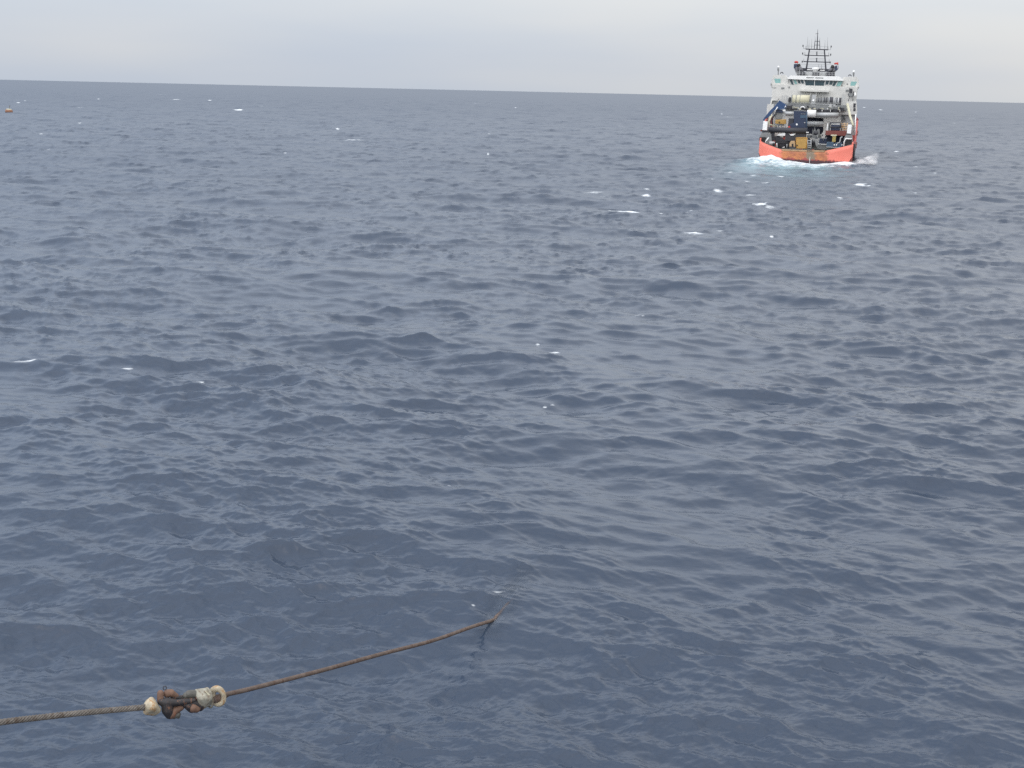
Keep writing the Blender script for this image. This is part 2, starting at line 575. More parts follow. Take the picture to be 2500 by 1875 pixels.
    for _ in range(12):
        caps.append((rc.uniform(0, 2500), 262 + 120 * rc.random() ** 1.3, rc.uniform(5, 11), 2.5, rc.uniform(0.5, 0.8)))
    for px, py, w, hp, s in list(caps):      # ragged ends and trailing scraps
        if w > 16 and s > 0.5:
            for _ in range(2):
                caps.append((px + rc.uniform(-0.75, 0.75) * w, py + rc.uniform(-0.6, 0.7) * hp, w * rc.uniform(0.3, 0.8), hp * rc.uniform(0.25, 0.5), s * rc.uniform(0.6, 0.85)))
    for px, py, w, hp, s in caps:
        s = s + (0.1 if s > 0.8 else 0.02)
        c = at_z(px, py, 0.15)
        d = math.hypot(c.x, c.y)
        a0 = math.atan2(c.x, c.y)
        ra = w / F / 2 * 1.05
        rd = max(0.30 * hp * d * d / (F * CAM_H), 0.10 * w * d / F)
        i0, i1 = np.searchsorted(rad, [d - 3 * rd, d + 3 * rd])
        j0, j1 = np.searchsorted(ang, [a0 - 3 * ra, a0 + 3 * ra])
        if i1 <= i0 or j1 <= j0: continue
        ii = (np.arange(i0, i1)[:, None] * na + np.arange(j0, j1)[None, :]).ravel()
        g = s * np.exp(-((RR[ii] - d) / rd) ** 2 - ((AA[ii] - a0) / ra) ** 2)
        foam[ii] = np.maximum(foam[ii], g)
    foam = np.maximum(foam, np.clip(hum * 0.9 - 0.15, 0, 0.98))
    foam = np.maximum(foam, np.clip(hum2 * 2.6, 0, 0.95))
    # churned, aerated water astern of the ship
    st0 = stern
    wx, wy = x0 - st0.x, y0 - st0.y
    wa, wf = wx * tx + wy * ty, wx * fx + wy * fy
    wake = np.exp(-((wa + 2.5) / 11.0) ** 4) * np.where(wf < 1, np.exp(-((wf - 1) / 42.0) ** 2), np.exp(-((wf - 1) / 3.0) ** 2))
    foam = np.maximum(foam, 0.68 * wake * np.exp(-((wf + 1.5) / 26.0) ** 2))
    foam = np.maximum(foam, 0.78 * np.exp(-((wa - 1) / 9.5) ** 8) * np.exp(-((wf + 1.6) / 1.3) ** 2))
    # clear water where the tow wire dips under
    ent = at_z(1203, 1513, 0.0)
    clear = np.zeros_like(x0)
    e2 = at_z(1250, 1460, 0.0)
    vx, vy = e2.x - ent.x, e2.y - ent.y
    ln = math.hypot(vx, vy); vx /= ln; vy /= ln
    qa = (x0 - ent.x) * vx + (y0 - ent.y) * vy
    qb = -(x0 - ent.x) * vy + (y0 - ent.y) * vx
    clear = np.exp(-np.clip(np.abs(qb) / 0.30, 0, 4) ** 2) * np.exp(-(np.abs(qa - 0.9) / 2.3) ** 6) * np.clip((qa + 1.2) / 0.6, 0, 1)
    clear[clear < 0.02] = 0

    rough = np.sqrt(np.clip(lost, 0, None)) * 1.25

    def link(name, co, quads, attrs, mat):
        me = bpy.data.meshes.new(name)
        me.vertices.add(len(co)); me.vertices.foreach_set('co', co.ravel())
        nq = len(quads)
        me.loops.add(nq * 4); me.loops.foreach_set('vertex_index', quads.ravel().astype(np.int32))
        me.polygons.add(nq)
        me.polygons.foreach_set('loop_start', np.arange(0, nq * 4, 4, dtype=np.int32))
        me.polygons.foreach_set('loop_total', np.full(nq, 4, dtype=np.int32))
        me.polygons.foreach_set('use_smooth', np.ones(nq, dtype=bool))
        me.update(calc_edges=True)
        for k, arr in attrs.items():
            at = me.attributes.new(k, 'FLOAT', 'POINT')
            at.data.foreach_set('value', arr.astype(np.float32))
        me.materials.append(mat)
        o = bpy.data.objects.new(name, me); COL.objects.link(o)
        o['kind'] = 'structure'
        return o

    i, j = np.meshgrid(np.arange(nr - 1), np.arange(na - 1), indexing='ij')
    q = np.stack([i * na + j, i * na + j + 1, (i + 1) * na + j + 1, (i + 1) * na + j], -1).reshape(-1, 4)
    # close the seam behind the camera
    ii = np.arange(nr - 1)
    seam = np.stack([ii * na + na - 1, ii * na, (ii + 1) * na, (ii + 1) * na + na - 1], -1)
    q = np.concatenate([q, seam])
    water, murk = mat_water(), mat_murk()
    link('water', co, q, dict(foam=foam, wake=wake, rough=rough, clear=clear), water)
    # the murk below the surface round the sunk wire: the same water, layer under layer
    sel = np.nonzero(clear > 0.02)[0]
    ri, ci = sel // na, sel % na
    r0, r1, c0, c1 = ri.min() - 2, ri.max() + 3, ci.min() - 2, ci.max() + 3
    gi = (np.arange(r0, r1)[:, None] * na + np.arange(c0, c1)[None, :])
    sub = gi.ravel(); m2 = c1 - c0
    i, j = np.meshgrid(np.arange(r1 - r0 - 1), np.arange(m2 - 1), indexing='ij')
    q2 = np.stack([i * m2 + j, i * m2 + j + 1, (i + 1) * m2 + j + 1, (i + 1) * m2 + j], -1).reshape(-1, 4)
    for dz, opaque in ((0.03, 0), (0.06, 0), (0.09, 0), (0.12, 0), (0.16, 0), (0.21, 1)):
        c = co[sub].copy(); c[:, 2] -= dz
        cl = clear[sub] * (0 if opaque else 1)
        link('water', c, q2, dict(clear=cl), murk)

    def height(x, y):
        r, a = math.hypot(x, y), math.atan2(x, y)
        i0, i1 = np.searchsorted(rad, [r - 1.0, r + 1.0]); j0, j1 = np.searchsorted(ang, [a - 0.03, a + 0.03])
        ii = (np.arange(i0, i1)[:, None] * na + np.arange(j0, j1)[None, :]).ravel()
        d = (co[ii, 0] - x) ** 2 + (co[ii, 1] - y) ** 2
        return float(co[ii[np.argmin(d)], 2])
    return height


def mat_water():
    m = bpy.data.materials.new('sea water'); m.use_nodes = True
    nt = m.node_tree
    N, Lk = nt.nodes.new, nt.links.new
    bs = nt.nodes['Principled BSDF']
    out = nt.nodes['Material Output']
    bs.inputs['IOR'].default_value = 1.333

    def attr(n):
        a = N('ShaderNodeAttribute'); a.attribute_name = n
        return a.outputs['Fac']

    def math_(op, a, b=None, c=None, clamp=False):
        n = N('ShaderNodeMath'); n.operation = op; n.use_clamp = clamp
        for i, q in enumerate((a, b, c)):
            if q is None: continue
            if isinstance(q, (int, float)): n.inputs[i].default_value = q
            else: Lk(q, n.inputs[i])
        return n.outputs[0]
    geo = N('ShaderNodeNewGeometry')
    mp = N('ShaderNodeMapping'); mp.inputs['Rotation'].default_value = (0, 0, 0.24); mp.inputs['Scale'].default_value = (0.55, 1.5, 1)
    Lk(geo.outputs['Position'], mp.inputs['Vector'])
    n1 = N('ShaderNodeTexNoise'); n1.inputs['Scale'].default_value = 4.0; n1.inputs['Detail'].default_value = 5
    n1.inputs['Roughness'].default_value = 0.6
    Lk(mp.outputs[0], n1.inputs['Vector'])
    bp = N('ShaderNodeBump'); bp.inputs['Distance'].default_value = 0.045; bp.inputs['Strength'].default_value = 0.27
    Lk(n1.outputs['Fac'], bp.inputs['Height'])
    # colour of the water body
    mixc = N('ShaderNodeMix'); mixc.data_type = 'RGBA'
    mixc.inputs['A'].default_value = (0.037, 0.053, 0.082, 1)
    mixc.inputs['B'].default_value = (0.24, 0.375, 0.415, 1)
    nw = N('ShaderNodeTexNoise'); nw.inputs['Scale'].default_value = 0.30; nw.inputs['Detail'].default_value = 6
    nw.inputs['Roughness'].default_value = 0.65
    mp3 = N('ShaderNodeMapping'); mp3.inputs['Scale'].default_value = (0.75, 0.32, 1)
    Lk(geo.outputs['Position'], mp3.inputs['Vector']); Lk(mp3.outputs[0], nw.inputs['Vector'])
    wk = math_('MULTIPLY', attr('wake'), math_('MULTIPLY_ADD', nw.outputs['Fac'], 3.4, -0.8, True), None, True)
    Lk(wk, mixc.inputs['Factor'])
    Lk(mixc.outputs['Result'], bs.inputs['Base Color'])
    Lk(math_('MULTIPLY_ADD', attr('rough'), 0.9, 0.07), bs.inputs['Roughness'])
    Lk(bp.outputs[0], bs.inputs['Normal'])
    # foam
    nf = N('ShaderNodeTexNoise'); nf.inputs['Scale'].default_value = 1.2; nf.inputs['Detail'].default_value = 7
    nf.inputs['Roughness'].default_value = 0.75
    mp2 = N('ShaderNodeMapping'); mp2.inputs['Scale'].default_value = (0.55, 1.0, 2.0)
    Lk(geo.outputs['Position'], mp2.inputs['Vector']); Lk(mp2.outputs[0], nf.inputs['Vector'])
    fo = attr('foam')
    ff = math_('MULTIPLY_ADD', nf.outputs['Fac'], 2.1, -1.42)
    ff = math_('ADD', ff, math_('MULTIPLY', fo, math_('MULTIPLY_ADD', nw.outputs['Fac'], 1.6, 0.25)))
    ff = math_('MINIMUM', math_('MULTIPLY', ff, 2.0), math_('MULTIPLY', fo, 1.6))
    ff = math_('MULTIPLY', math_('MULTIPLY', ff, 1.0, None, True), 0.9)
    fm = N('ShaderNodeBsdfDiffuse'); fm.inputs['Color'].default_value = (0.78, 0.82, 0.84, 1)
    under = N('ShaderNodeBsdfDiffuse'); Lk(mixc.outputs['Result'], under.inputs['Color'])
    mu = N('ShaderNodeMixShader')
    Lk(geo.outputs['Backfacing'], mu.inputs[0]); Lk(bs.outputs[0], mu.inputs[1]); Lk(under.outputs[0], mu.inputs[2])
    mf = N('ShaderNodeMixShader')
    Lk(ff, mf.inputs[0]); Lk(mu.outputs[0], mf.inputs[1]); Lk(fm.outputs[0], mf.inputs[2])
    tr = N('ShaderNodeBsdfTransparent')
    mt = N('ShaderNodeMixShader')
    gl = N('ShaderNodeBsdfGlossy'); gl.inputs['Roughness'].default_value = 0.08
    Lk(bp.outputs[0], gl.inputs['Normal'])
    lw = N('ShaderNodeLayerWeight'); lw.inputs['Blend'].default_value = 0.5
    Lk(bp.outputs[0], lw.inputs['Normal'])
    schlick = math_('MULTIPLY_ADD', math_('POWER', lw.outputs['Facing'], 5.0), 0.98, 0.02)
    mg = N('ShaderNodeMixShader')
    Lk(schlick, mg.inputs[0]); Lk(tr.outputs[0], mg.inputs[1]); Lk(gl.outputs[0], mg.inputs[2])
    Lk(math_('MULTIPLY', attr('clear'), 0.8), mt.inputs[0]); Lk(mf.outputs[0], mt.inputs[1]); Lk(mg.outputs[0], mt.inputs[2])
    Lk(mt.outputs[0], out.inputs['Surface'])
    return m


def mat_murk():
    """water seen below the surface: light scattered back by the layer, the rest let through"""
    m = bpy.data.materials.new('sea water below the surface'); m.use_nodes = True
    nt = m.node_tree
    N, Lk = nt.nodes.new, nt.links.new
    nt.nodes.remove(nt.nodes['Principled BSDF'])
    out = nt.nodes['Material Output']
    df = N('ShaderNodeBsdfDiffuse'); df.inputs['Color'].default_value = (0.13, 0.17, 0.235, 1)
    tr = N('ShaderNodeBsdfTransparent')
    at = N('ShaderNodeAttribute'); at.attribute_name = 'clear'
    mm = N('ShaderNodeMath'); mm.operation = 'MULTIPLY'; mm.inputs[1].default_value = 0.82
    Lk(at.outputs['Fac'], mm.inputs[0])
    mx = N('ShaderNodeMixShader')
    Lk(mm.outputs[0], mx.inputs[0]); Lk(df.outputs[0], mx.inputs[1]); Lk(tr.outputs[0], mx.inputs[2])
    Lk(mx.outputs[0], out.inputs['Surface'])
    return m


sea_height = build_sea()
#PART2
# ------------------------------------------------------------------ the ship
ship = empty('offshore_ship', SHIPM)
tag(ship, 'orange and white offshore supply ship seen from astern, steaming away with a crowded work deck', 'ship')


def part(name, mb, mat, parent=None, label=None, bevel=0.0):
    o = mb.build(name, mat, parent or ship, bevel=bevel)
    if label: o['label'] = label
    return o


def PX(conv, u, v, Y): return P(conv(u, v), Y)


# hull: bulwark, sides and transom in one shell
HB = abs(P(A(1565, 735), 0).x)


def hull_section(y):
    if y <= 0: hb, top, kn = HB, 5.0, 1.9
    elif y < 8: hb, top, kn = HB + 0.45 * y / 8, 5.0, 1.8
    elif y < 48: hb, top, kn = HB + 0.45, 5.0 + max(0, min(1, (y - 9) / 9)) * 4.2, 1.5
    else:
        k = (y - 48) / 30.0
        hb, top, kn = (HB + 0.45) * max(0.02, (1 - k ** 2.2)), 9.2 + 1.5 * k, 1.5
    b = 0.55 if y <= 0 else 0.3
    return [(0, -1.2), (hb * 0.62, -1.05), (hb * 0.86, -0.55), (hb * 0.96, 0.35), (hb, kn), (hb, kn + 1.5), (hb, top)]


hull = MB()
ys = [0, 0.8, 4, 8, 12, 18, 30, 48, 56, 63, 69, 74, 78]
secs = []
for y in ys:
    s = hull_section(y)
    row = [Vector((-x, y, z)) for x, z in reversed(s)] + [Vector((x, y, z)) for x, z in s[1:]]
    secs.append(row)
n = len(secs[0])
vs = [p for r in secs for p in r]
fs = [(i * n + k, i * n + k + 1, (i + 1) * n + k + 1, (i + 1) * n + k) for i in range(len(ys) - 1) for k in range(n - 1)]
hull.add(vs, fs)
# inner faces of the bulwarks
for sx in (-1, 1):
    for i in range(0, 6):
        a, b = hull_section(ys[i]), hull_section(ys[i + 1])
        hull.hexa([(sx * a[6][0], ys[i], a[6][1]), (sx * (a[6][0] - 0.3), ys[i], a[6][1]), (sx * (a[6][0] - 0.3), ys[i], 2.5), (sx * (a[6][0] - 0.02), ys[i], 2.5)],
                  [(sx * b[6][0], ys[i + 1], b[6][1]), (sx * (b[6][0] - 0.3), ys[i + 1], b[6][1]), (sx * (b[6][0] - 0.3), ys[i + 1], 2.5), (sx * (b[6][0] - 0.02), ys[i + 1], 2.5)])
hull_o = part('hull', hull, HULL)

# transom: swept panels either side of a lower worn sill
tr = MB()
pl = [(275, 680), (360, 714), (450, 752), (540, 786), (600, 803), (760, 812), (920, 816), (1080, 820), (1180, 822), (1300, 796), (1420, 768), (1500, 750), (1565, 735)]
top = [P(A(*p), 0) for p in pl]
top[0].x, top[-1].x = -HB, HB
bot = []
for p in top:
    ax = abs(p.x) / HB
    zb = -1.2 + (0.15 * (ax / 0.62) if ax < 0.62 else 0.15 + 0.5 * (ax - 0.62) / 0.24 if ax < 0.86 else 0.65 + 0.9 * (ax - 0.86) / 0.1 if ax < 0.96 else 1.55 + 1.5 * (ax - 0.96) / 0.04)
    bot.append(Vector((p.x, 0, zb)))
for i in range(len(top) - 1):
    off = Vector((0, 0.35, 0)); o1 = Vector((0, -0.03, 0))
    rows = 5
    a, b, c, d = top[i] + o1, top[i + 1] + o1, bot[i + 1] + o1, bot[i] + o1
    for k in range(rows):
        f0, f1 = k / rows, (k + 1) / rows
        q = [a.lerp(d, f0), b.lerp(c, f0), b.lerp(c, f1), a.lerp(d, f1)]
        tr.add(q, [(0, 1, 2, 3)], True)
    tr.add([a, b, b + off, a + off], [(0, 1, 2, 3)])
    tr.add([a + off, b + off, c + off, d + off], [(0, 1, 2, 3)])
part('transom', tr, HULL, hull_o)
sl = MB()
for i in range(4, 8):
    a, b = top[i], top[i + 1]
    sl.hexa([a + Vector((0, -0.10, 0.10)), b + Vector((0, -0.10, 0.10)), b + Vector((0, -0.10, -0.22)), a + Vector((0, -0.10, -0.22))],
            [a + Vector((0, 0.9, 0.10)), b + Vector((0, 0.9, 0.10)), b + Vector((0, 0.9, -0.22)), a + Vector((0, 0.9, -0.22))])
part('stern_sill', sl, WOOD, hull_o)
fd = MB()
fd.tube([(HB + 0.32, 1.6, 4.6), (HB + 0.36, 1.6, 0.8)], 0.22, 8)
part('fender', fd, DARK, hull_o)
fd = MB()
for z in (3.4, 6.2):
    fd.box(HB + 0.44, HB + 0.72, 9, 40, z, z + 0.35)
    fd.box(-HB - 0.72, -HB - 0.44, 9, 40, z, z + 0.35)
part('rubbing_strake', fd, MAROON, hull_o)
for u0, v0, u1, v1 in ((852, 788, 874, 824), (1008, 798, 1034, 832)):
    part('tow_pin', bar(MB(), A, [((u0 + u1) / 2, v0), ((u0 + u1) / 2, v1)], 0.3, (u1 - u0) / 2 / 61.3, 10), MAROON)
part('guide_bar', rect(MB(), A, 940, 815, 1010, 822, -0.2, 0.2), DARK)
dk = MB(); dk.box(-HB - 0.1, HB + 0.1, 0.4, 26, 2.3, 2.5)
part('work_deck', dk, DECK)

# ---- lower house across the ship at the head of the work deck
YW = 22.0
house = MB()
poly(house, A, [(1165, 372), (1400, 330), (1405, 600), (1130, 600), (1160, 560)], YW, 3)
rect(house, A, 640, 335, 765, 520, YW, 3)
rect(house, A, 480, 290, 640, 640, YW + 1.2, 2)
rect(house, A, 760, 290, 940, 640, YW + 1.2, 2)
rect(house, A, 935, 350, 1170, 372, YW, 3)
rect(house, A, 935, 425, 1170, 440, YW + 0.8, 2)
rect(house, A, 930, 605, 1480, 680, YW - 2, 4)
house_o = part('deckhouse', house, WHITE)
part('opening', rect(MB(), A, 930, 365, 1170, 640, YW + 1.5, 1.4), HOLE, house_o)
part('wall_base', rect(MB(), A, 640, 600, 1440, 800, YW - 1, 2), DECK, house_o)

# wing bulkheads at the ship's sides
sb = MB()
poly(sb, A, [(1400, 330), (1592, 330), (1592, 610), (1400, 610)], YW + 0.5, 2.5)
part('side_bulkhead', sb, PALEGREY)  # shade on the starboard bulkhead is put into its grey colour
sb = MB()
poly(sb, A, [(398, 240), (470, 240), (440, 330), (440, 600), (392, 600)], YW + 0.5, 2.5)
part('side_bulkhead', sb, WHITE)
blk = MB()
poly(blk, A, [(1478, 155), (1610, 150), (1618, 330), (1360, 332), (1362, 268), (1480, 268)], YW - 0.5, 4)
blk_o = part('deck_block', blk, WHITE)
part('doorway', rect(MB(), A, 1567, 178, 1598, 235, YW - 0.56, 0.2), DARK, blk_o)
part('doorway', rect(MB(), A, 1567, 242, 1598, 284, YW - 0.56, 0.2), DARK, blk_o)
blk = MB()
poly(blk, A, [(405, 190), (490, 190), (490, 240), (470, 335), (396, 335)], YW - 0.5, 4)
poly(blk, A, [(458, 112), (560, 112), (540, 140), (472, 140), (458, 190), (445, 190)], YW + 2, 3)
blk_o = part('deck_block', blk, WHITE)
part('doorway', rect(MB(), A, 474, 142, 545, 188, YW + 2.4, 0.3), GREY, blk_o)
st = MB()
for k in range(7):
    v = 334 + k * 13
    rect(st, A, 1408, v, 1456, v + 5, YW - 0.2 + (6 - k) * 0.1, 0.35)
bar(st, A, [(1408, 332), (1408, 425)], YW - 0.3, 0.06); bar(st, A, [(1456, 332), (1456, 425)], YW - 0.3, 0.06)
part('stairway', st, GREY)

# horizontal drums across the gantry
for u0, u1, v0, v1, m in ((640, 762, 288, 345, STEEL), (943, 1062, 266, 368, BRIGHT), (1062, 1366, 302, 368, STEEL)):
    mb = MB(); vm = (v0 + v1) / 2
    r = (P(A(u0, v0), 17).z - P(A(u0, v1), 17).z) / 2
    mb.tube([P(A(u0, vm), 17), P(A(u1, vm + 2), 17)], r, 24)
    part('cross_drum', mb, m)
mb = MB(); mb.tube([P(A(940, 455), 20), P(A(1166, 458), 20)], 0.62, 24)
part('cross_drum', mb, STEEL)

# ---- winch deck
wd = MB()
rect(wd, A, 640, 192, 1480, 262, 20, 9)
rect(wd, A, 640, 262, 1365, 300, 20.5, 6)
wd_o = part('winch_deck', wd, GREY)
part('deck_edge', rect(MB(), A, 1065, 186, 1325, 196, 19.9, 0.3), PALEGREY, wd_o)
for u0, v0, u1, v1 in ((668, 210, 735, 248), (1090, 250, 1150, 298), (1160, 268, 1275, 300), (1290, 258, 1345, 298), (850, 240, 930, 272), (1375, 240, 1440, 275)):
    part('deck_machinery', rect(MB(), A, u0, v0, u1, v1, 19.4, 0.9), DARK, wd_o)
for u in (1145, 1258, 1385):
    part('vent_post', bar(MB(), A, [(u, 296), (u, 262)], 19.2, 0.09), BRIGHT, wd_o)
part('winch_cover', bar(MB(), A, [(845, 250), (865, 228), (895, 226), (915, 248)], 19, 0.14), BRIGHT, wd_o)
part('vent_pipe', bar(MB(), A, [(1210, 262), (1240, 240)], 19.2, 0.13), BRIGHT, wd_o)


def drum(u0, u1, v0, v1, Y, m, fl=DARK, flanges=(), inner=()):
    vm = (v0 + v1) / 2
    a, b = P(A(u0, vm), Y), P(A(u1, vm), Y)
    r = (P(A(u0, v0), Y).z - P(A(u0, v1), Y).z) / 2
    o = part('winch_drum', MB().tube([a, b], r, 28), m)
    for u, w, k in flanges:
        c = P(A(u, vm), Y)
        part('flange', MB().tube([c - Vector((w, 0, 0)), c + Vector((w, 0, 0))], r * k, 28), fl, o)
    return o


drum(735, 985, 66, 190, 25, CREAM, GREY, ((735, .12, 1.04), (795, .08, 1.03), (848, .06, 1.02), (985, .12, 1.04)))
drum(690, 725, 100, 205, 25, DARK, BLACK, ((708, .12, 1.1),))
drum(1065, 1230, 105, 200, 25, GREY, DARK, ((1100, .1, 1.05), (1140, .06, 1.1), (1175, .16, 1.1), (1205, .16, 1.16), (1125, .05, 1.2)))
drum(1235, 1325, 95, 195, 25, PALEGREY, DARK, ((1270, .42, 1.04),))
drum(1325, 1400, 105, 205, 25, PALEGREY, DARK, ((1345, .13, 1.05), (1385, .2, 1.05), (1400, .06, 1.1)))
for u0, v0, u1, v1 in ((600, 70, 609, 200), (625, 70, 634, 200), (655, 70, 664, 200), (672, 70, 681, 200), (1415, 60, 1428, 205), (1440, 75, 1450, 205),
                       (580, 120, 599, 128), (1400, 150, 1414, 158)):
    part('winch_frame', rect(MB(), A, u0, v0, u1, v1, 24.4, 0.3), PALEGREY)
cp = MB(); rect(cp, A, 1003, 60, 1052, 230, 24, 1.2)
cp_o = part('centre_column', cp, PALEGREY)
part('lamp', MB().ball(P(A(1028, 142), 23.5), 0.28, 10), BRIGHT, cp_o)

rnd = random.Random(21)
for k in range(34):
    u, v = rnd.uniform(650, 1400), rnd.uniform(205, 262)
    w_, h_ = rnd.uniform(8, 30), rnd.uniform(8, 26)
    if rnd.random() < 0.6:
        part('deck_fitting', rect(MB(), A, u, v, u + w_, v + h_, 19.0 - rnd.random() * 0.4, 0.6), rnd.choice((DARK, GREY, PALEGREY, CREAM, BLACK, DECK)), wd_o)
    else:
        part('pipe_run', bar(MB(), A, [(u, v), (u + w_ * 0.4, v - h_ * 0.3), (u + w_ * 1.4, v - h_ * 0.2), (u + w_ * 1.5, v + h_)], 19.0, 0.07, 6), rnd.choice((PALEGREY, BRIGHT, DARK, CREAM)), wd_o)
rl = MB()
for v in (163, 176): bar(rl, A, [(690, v), (1420, v + 12)], 19.9, 0.03, 5)
for k in range(19):
    u = 690 + k * 40.5
    bar(rl, A, [(u, 162 + k * .65), (u, 192)], 19.9, 0.035, 5)
part('winch_deck_railing', rl, PALEGREY)
for k in range(26):
    u, v = rnd.choice((rnd.uniform(470, 760), rnd.uniform(930, 1200))), rnd.uniform(590, 660)
    w_, h_ = rnd.uniform(10, 34), rnd.uniform(12, 40)
    part('deck_fitting', rect(MB(), A, u, v, u + w_, v + h_, 11.0 + rnd.random() * 3, 0.8), rnd.choice((DARK, GREY, PALEGREY, NAVY, MAROON, BLACK, DECK)))

# ---- upper superstructure
YU = 29.0
up = MB()
rect(up, T, 466, 880, 1612, 1130, YU, 12)
rect(up, T, 690, 800, 1420, 960, YU + 1.0, 11)
up_o = part('superstructure', up, WHITE)
part('shelf', rect(MB(), T, 842, 936, 1238, 962, YU - 1.6, 1.7), WHITE, up_o)
for u in (990, 1068):
    part('shelf_post', poly(MB(), T, [(u - 8, 962), (u + 8, 962), (u - 4, 1090), (u - 18, 1090)], YU - 1.0, 0.3), WHITE, up_o)
for u0, v0, u1, v1 in ((470, 905, 526, 912), (595, 903, 635, 925), (692, 890, 708, 915), (1465, 935, 1505, 960)):
    part('vent', rect(MB(), T, u0, v0, u1, v1, YU - 0.08, 0.12), GREY, up_o)

# wheelhouse
YB = 30.0
br = MB()
poly(br, T, [(690, 790), (1432, 806), (1392, 905), (1180, 918), (920, 912), (738, 890)], YB - 0.4, 7)
br_o = part('wheelhouse', br, WHITE)
rf = MB()
poly(rf, T, [(715, 742), (1370, 754), (1434, 798), (1434, 815), (1170, 806), (910, 800), (682, 790), (682, 775)], YB - 1.2, 9)
rf_o = part('roof', rf, BRIGHT, br_o)  # top light on the roof is put into its brighter white
for a in ([(932, 765), (1038, 767), (1034, 778), (932, 776)], [(1056, 768), (1158, 771), (1160, 782), (1056, 779)]):
    part('roof_vent', poly(MB(), T, a, YB - 1.26, 0.1), GREY, br_o)
WINS = [([(700, 795), (738, 795), (766, 866), (736, 866)], 0), ([(754, 797), (790, 797), (810, 858), (780, 858)], 1),
        ([(804, 799), (840, 799), (857, 849), (828, 849)], 0), ([(854, 800), (888, 800), (900, 851), (870, 851)], 0),
        ([(911, 804), (1038, 808), (1035, 877), (923, 874)], 2), ([(1048, 808), (1181, 812), (1168, 880), (1050, 878)], 2),
        ([(1200, 814), (1241, 815), (1226, 864), (1187, 863)], 0), ([(1254, 816), (1296, 817), (1279, 867), (1239, 866)], 0),
        ([(1308, 818), (1348, 820), (1314, 884), (1281, 882)], 0), ([(1364, 821), (1428, 824), (1388, 888), (1336, 885)], 1),
        ([(738, 876), (766, 877), (768, 887), (742, 886)], 0), ([(784, 876), (810, 877), (812, 887), (788, 886)], 1),
        ([(924, 884), (1034, 887), (1032, 897), (928, 894)], 2), ([(1051, 887), (1166, 889), (1163, 899), (1052, 897)], 2),
        ([(1278, 893), (1310, 895), (1303, 906), (1272, 903)], 1), ([(1332, 896), (1384, 899), (1372, 914), (1326, 910)], 1)]
for q, k in WINS:
    w = poly(MB(), T, q, YB - 0.46, 0.05)
    w_o = part('window', w, GLASS if k != 1 else PALEGLASS, br_o)
for pp in ([(905, 802), (920, 905)], [(1043, 806), (1043, 903)], [(1190, 812), (1174, 910)], [(745, 795), (776, 890)], [(1356, 820), (1318, 910)]):
    part('window_frame', bar(MB(), T, pp, YB - 0.52, 0.07, 6), BRIGHT, br_o)
part('window_frame', bar(MB(), T, [(922, 905), (1043, 910), (1172, 910)], YB - 0.52, 0.09, 6), BRIGHT, br_o)

# bridge wings
for side in (0, 1):
    w = MB()
    if side == 0:
        poly(w, T, [(484, 735), (640, 735), (690, 790), (690, 925), (560, 940), (462, 915), (452, 870)], YB, 5)
        q, fit = [(498, 786), (583, 786), (583, 842), (516, 845)], [(485, 873, 501, 888), (552, 866, 572, 890), (450, 850, 460, 878)]
    else:
        poly(w, T, [(1432, 765), (1610, 760), (1637, 800), (1645, 905), (1612, 945), (1440, 930), (1400, 880), (1420, 790)], YB, 5)
        q, fit = [(1536, 824), (1616, 826), (1590, 880), (1526, 880)], [(1584, 912, 1600, 928), (1632, 895, 1640, 920), (1480, 850, 1492, 870)]
    w_o = part('bridge_wing', w, WHITE)
    part('window', poly(MB(), T, q, YB - 0.05, 0.2), PALEGLASS, w_o)
    for f in fit:
        part('fitting', rect(MB(), T, *f, YB - 0.15, 0.2), GREY, w_o)
    d = (555, 600) if side == 0 else (1572, 660)
    m = MB(); bar(m, T, [(d[0] - 2, d[1] + 135), (d[0], d[1] + 70)], YB + 1.5, 0.12); bar(m, T, [(d[0], d[1] + 82), (d[0] - 4, d[1] + 55)], YB + 1.5, 0.2)
    am = part('antenna_mast', m, GREY)
    part('dome', MB().ball(P(T(d[0], d[1] + 28), YB + 1.5), 0.27, 12), BRIGHT, am)
    part('receiver', MB().ball(P(T(d[0] - 2, d[1] + 55), YB + 1.5), 0.25, 10), GREY, am)
    h = (600, 708) if side == 0 else (1520, 742)
    m = MB(); bar(m, T, [(h[0] - 17, h[1] + 12), (h[0] - 12, h[1] - 5), (h[0] + 4, h[1] - 9), (h[0] + 16, h[1]), (h[0] + 18, h[1] + 12)], YB + 0.6, 0.11)
    part('searchlight', m, DARK)

# roof rail and roof houses
rl = MB()
for v in (694, 718):
    bar(rl, T, [(800, v), (1320, v + 10)], YB + 1, 0.03, 5)
for k in range(14):
    u = 800 + k * 40
    bar(rl, T, [(u, 692 + k * 0.75), (u, 748 + k * 0.75)], YB + 1, 0.035, 5)
part('roof_railing', rl, PALEGREY)
ct = MB()
rect(ct, T, 930, 690, 1010, 748, YB + 4, 4); rect(ct, T, 1108, 695, 1200, 752, YB + 4, 4)
part('roof_house', ct, PALEGREY)
for u0, u1 in ((832, 918), (1018, 1105), (1200, 1310)):
    part('roof_locker', rect(MB(), T, u0, 698, u1, 750, YB + 2, 1.5), DARK)

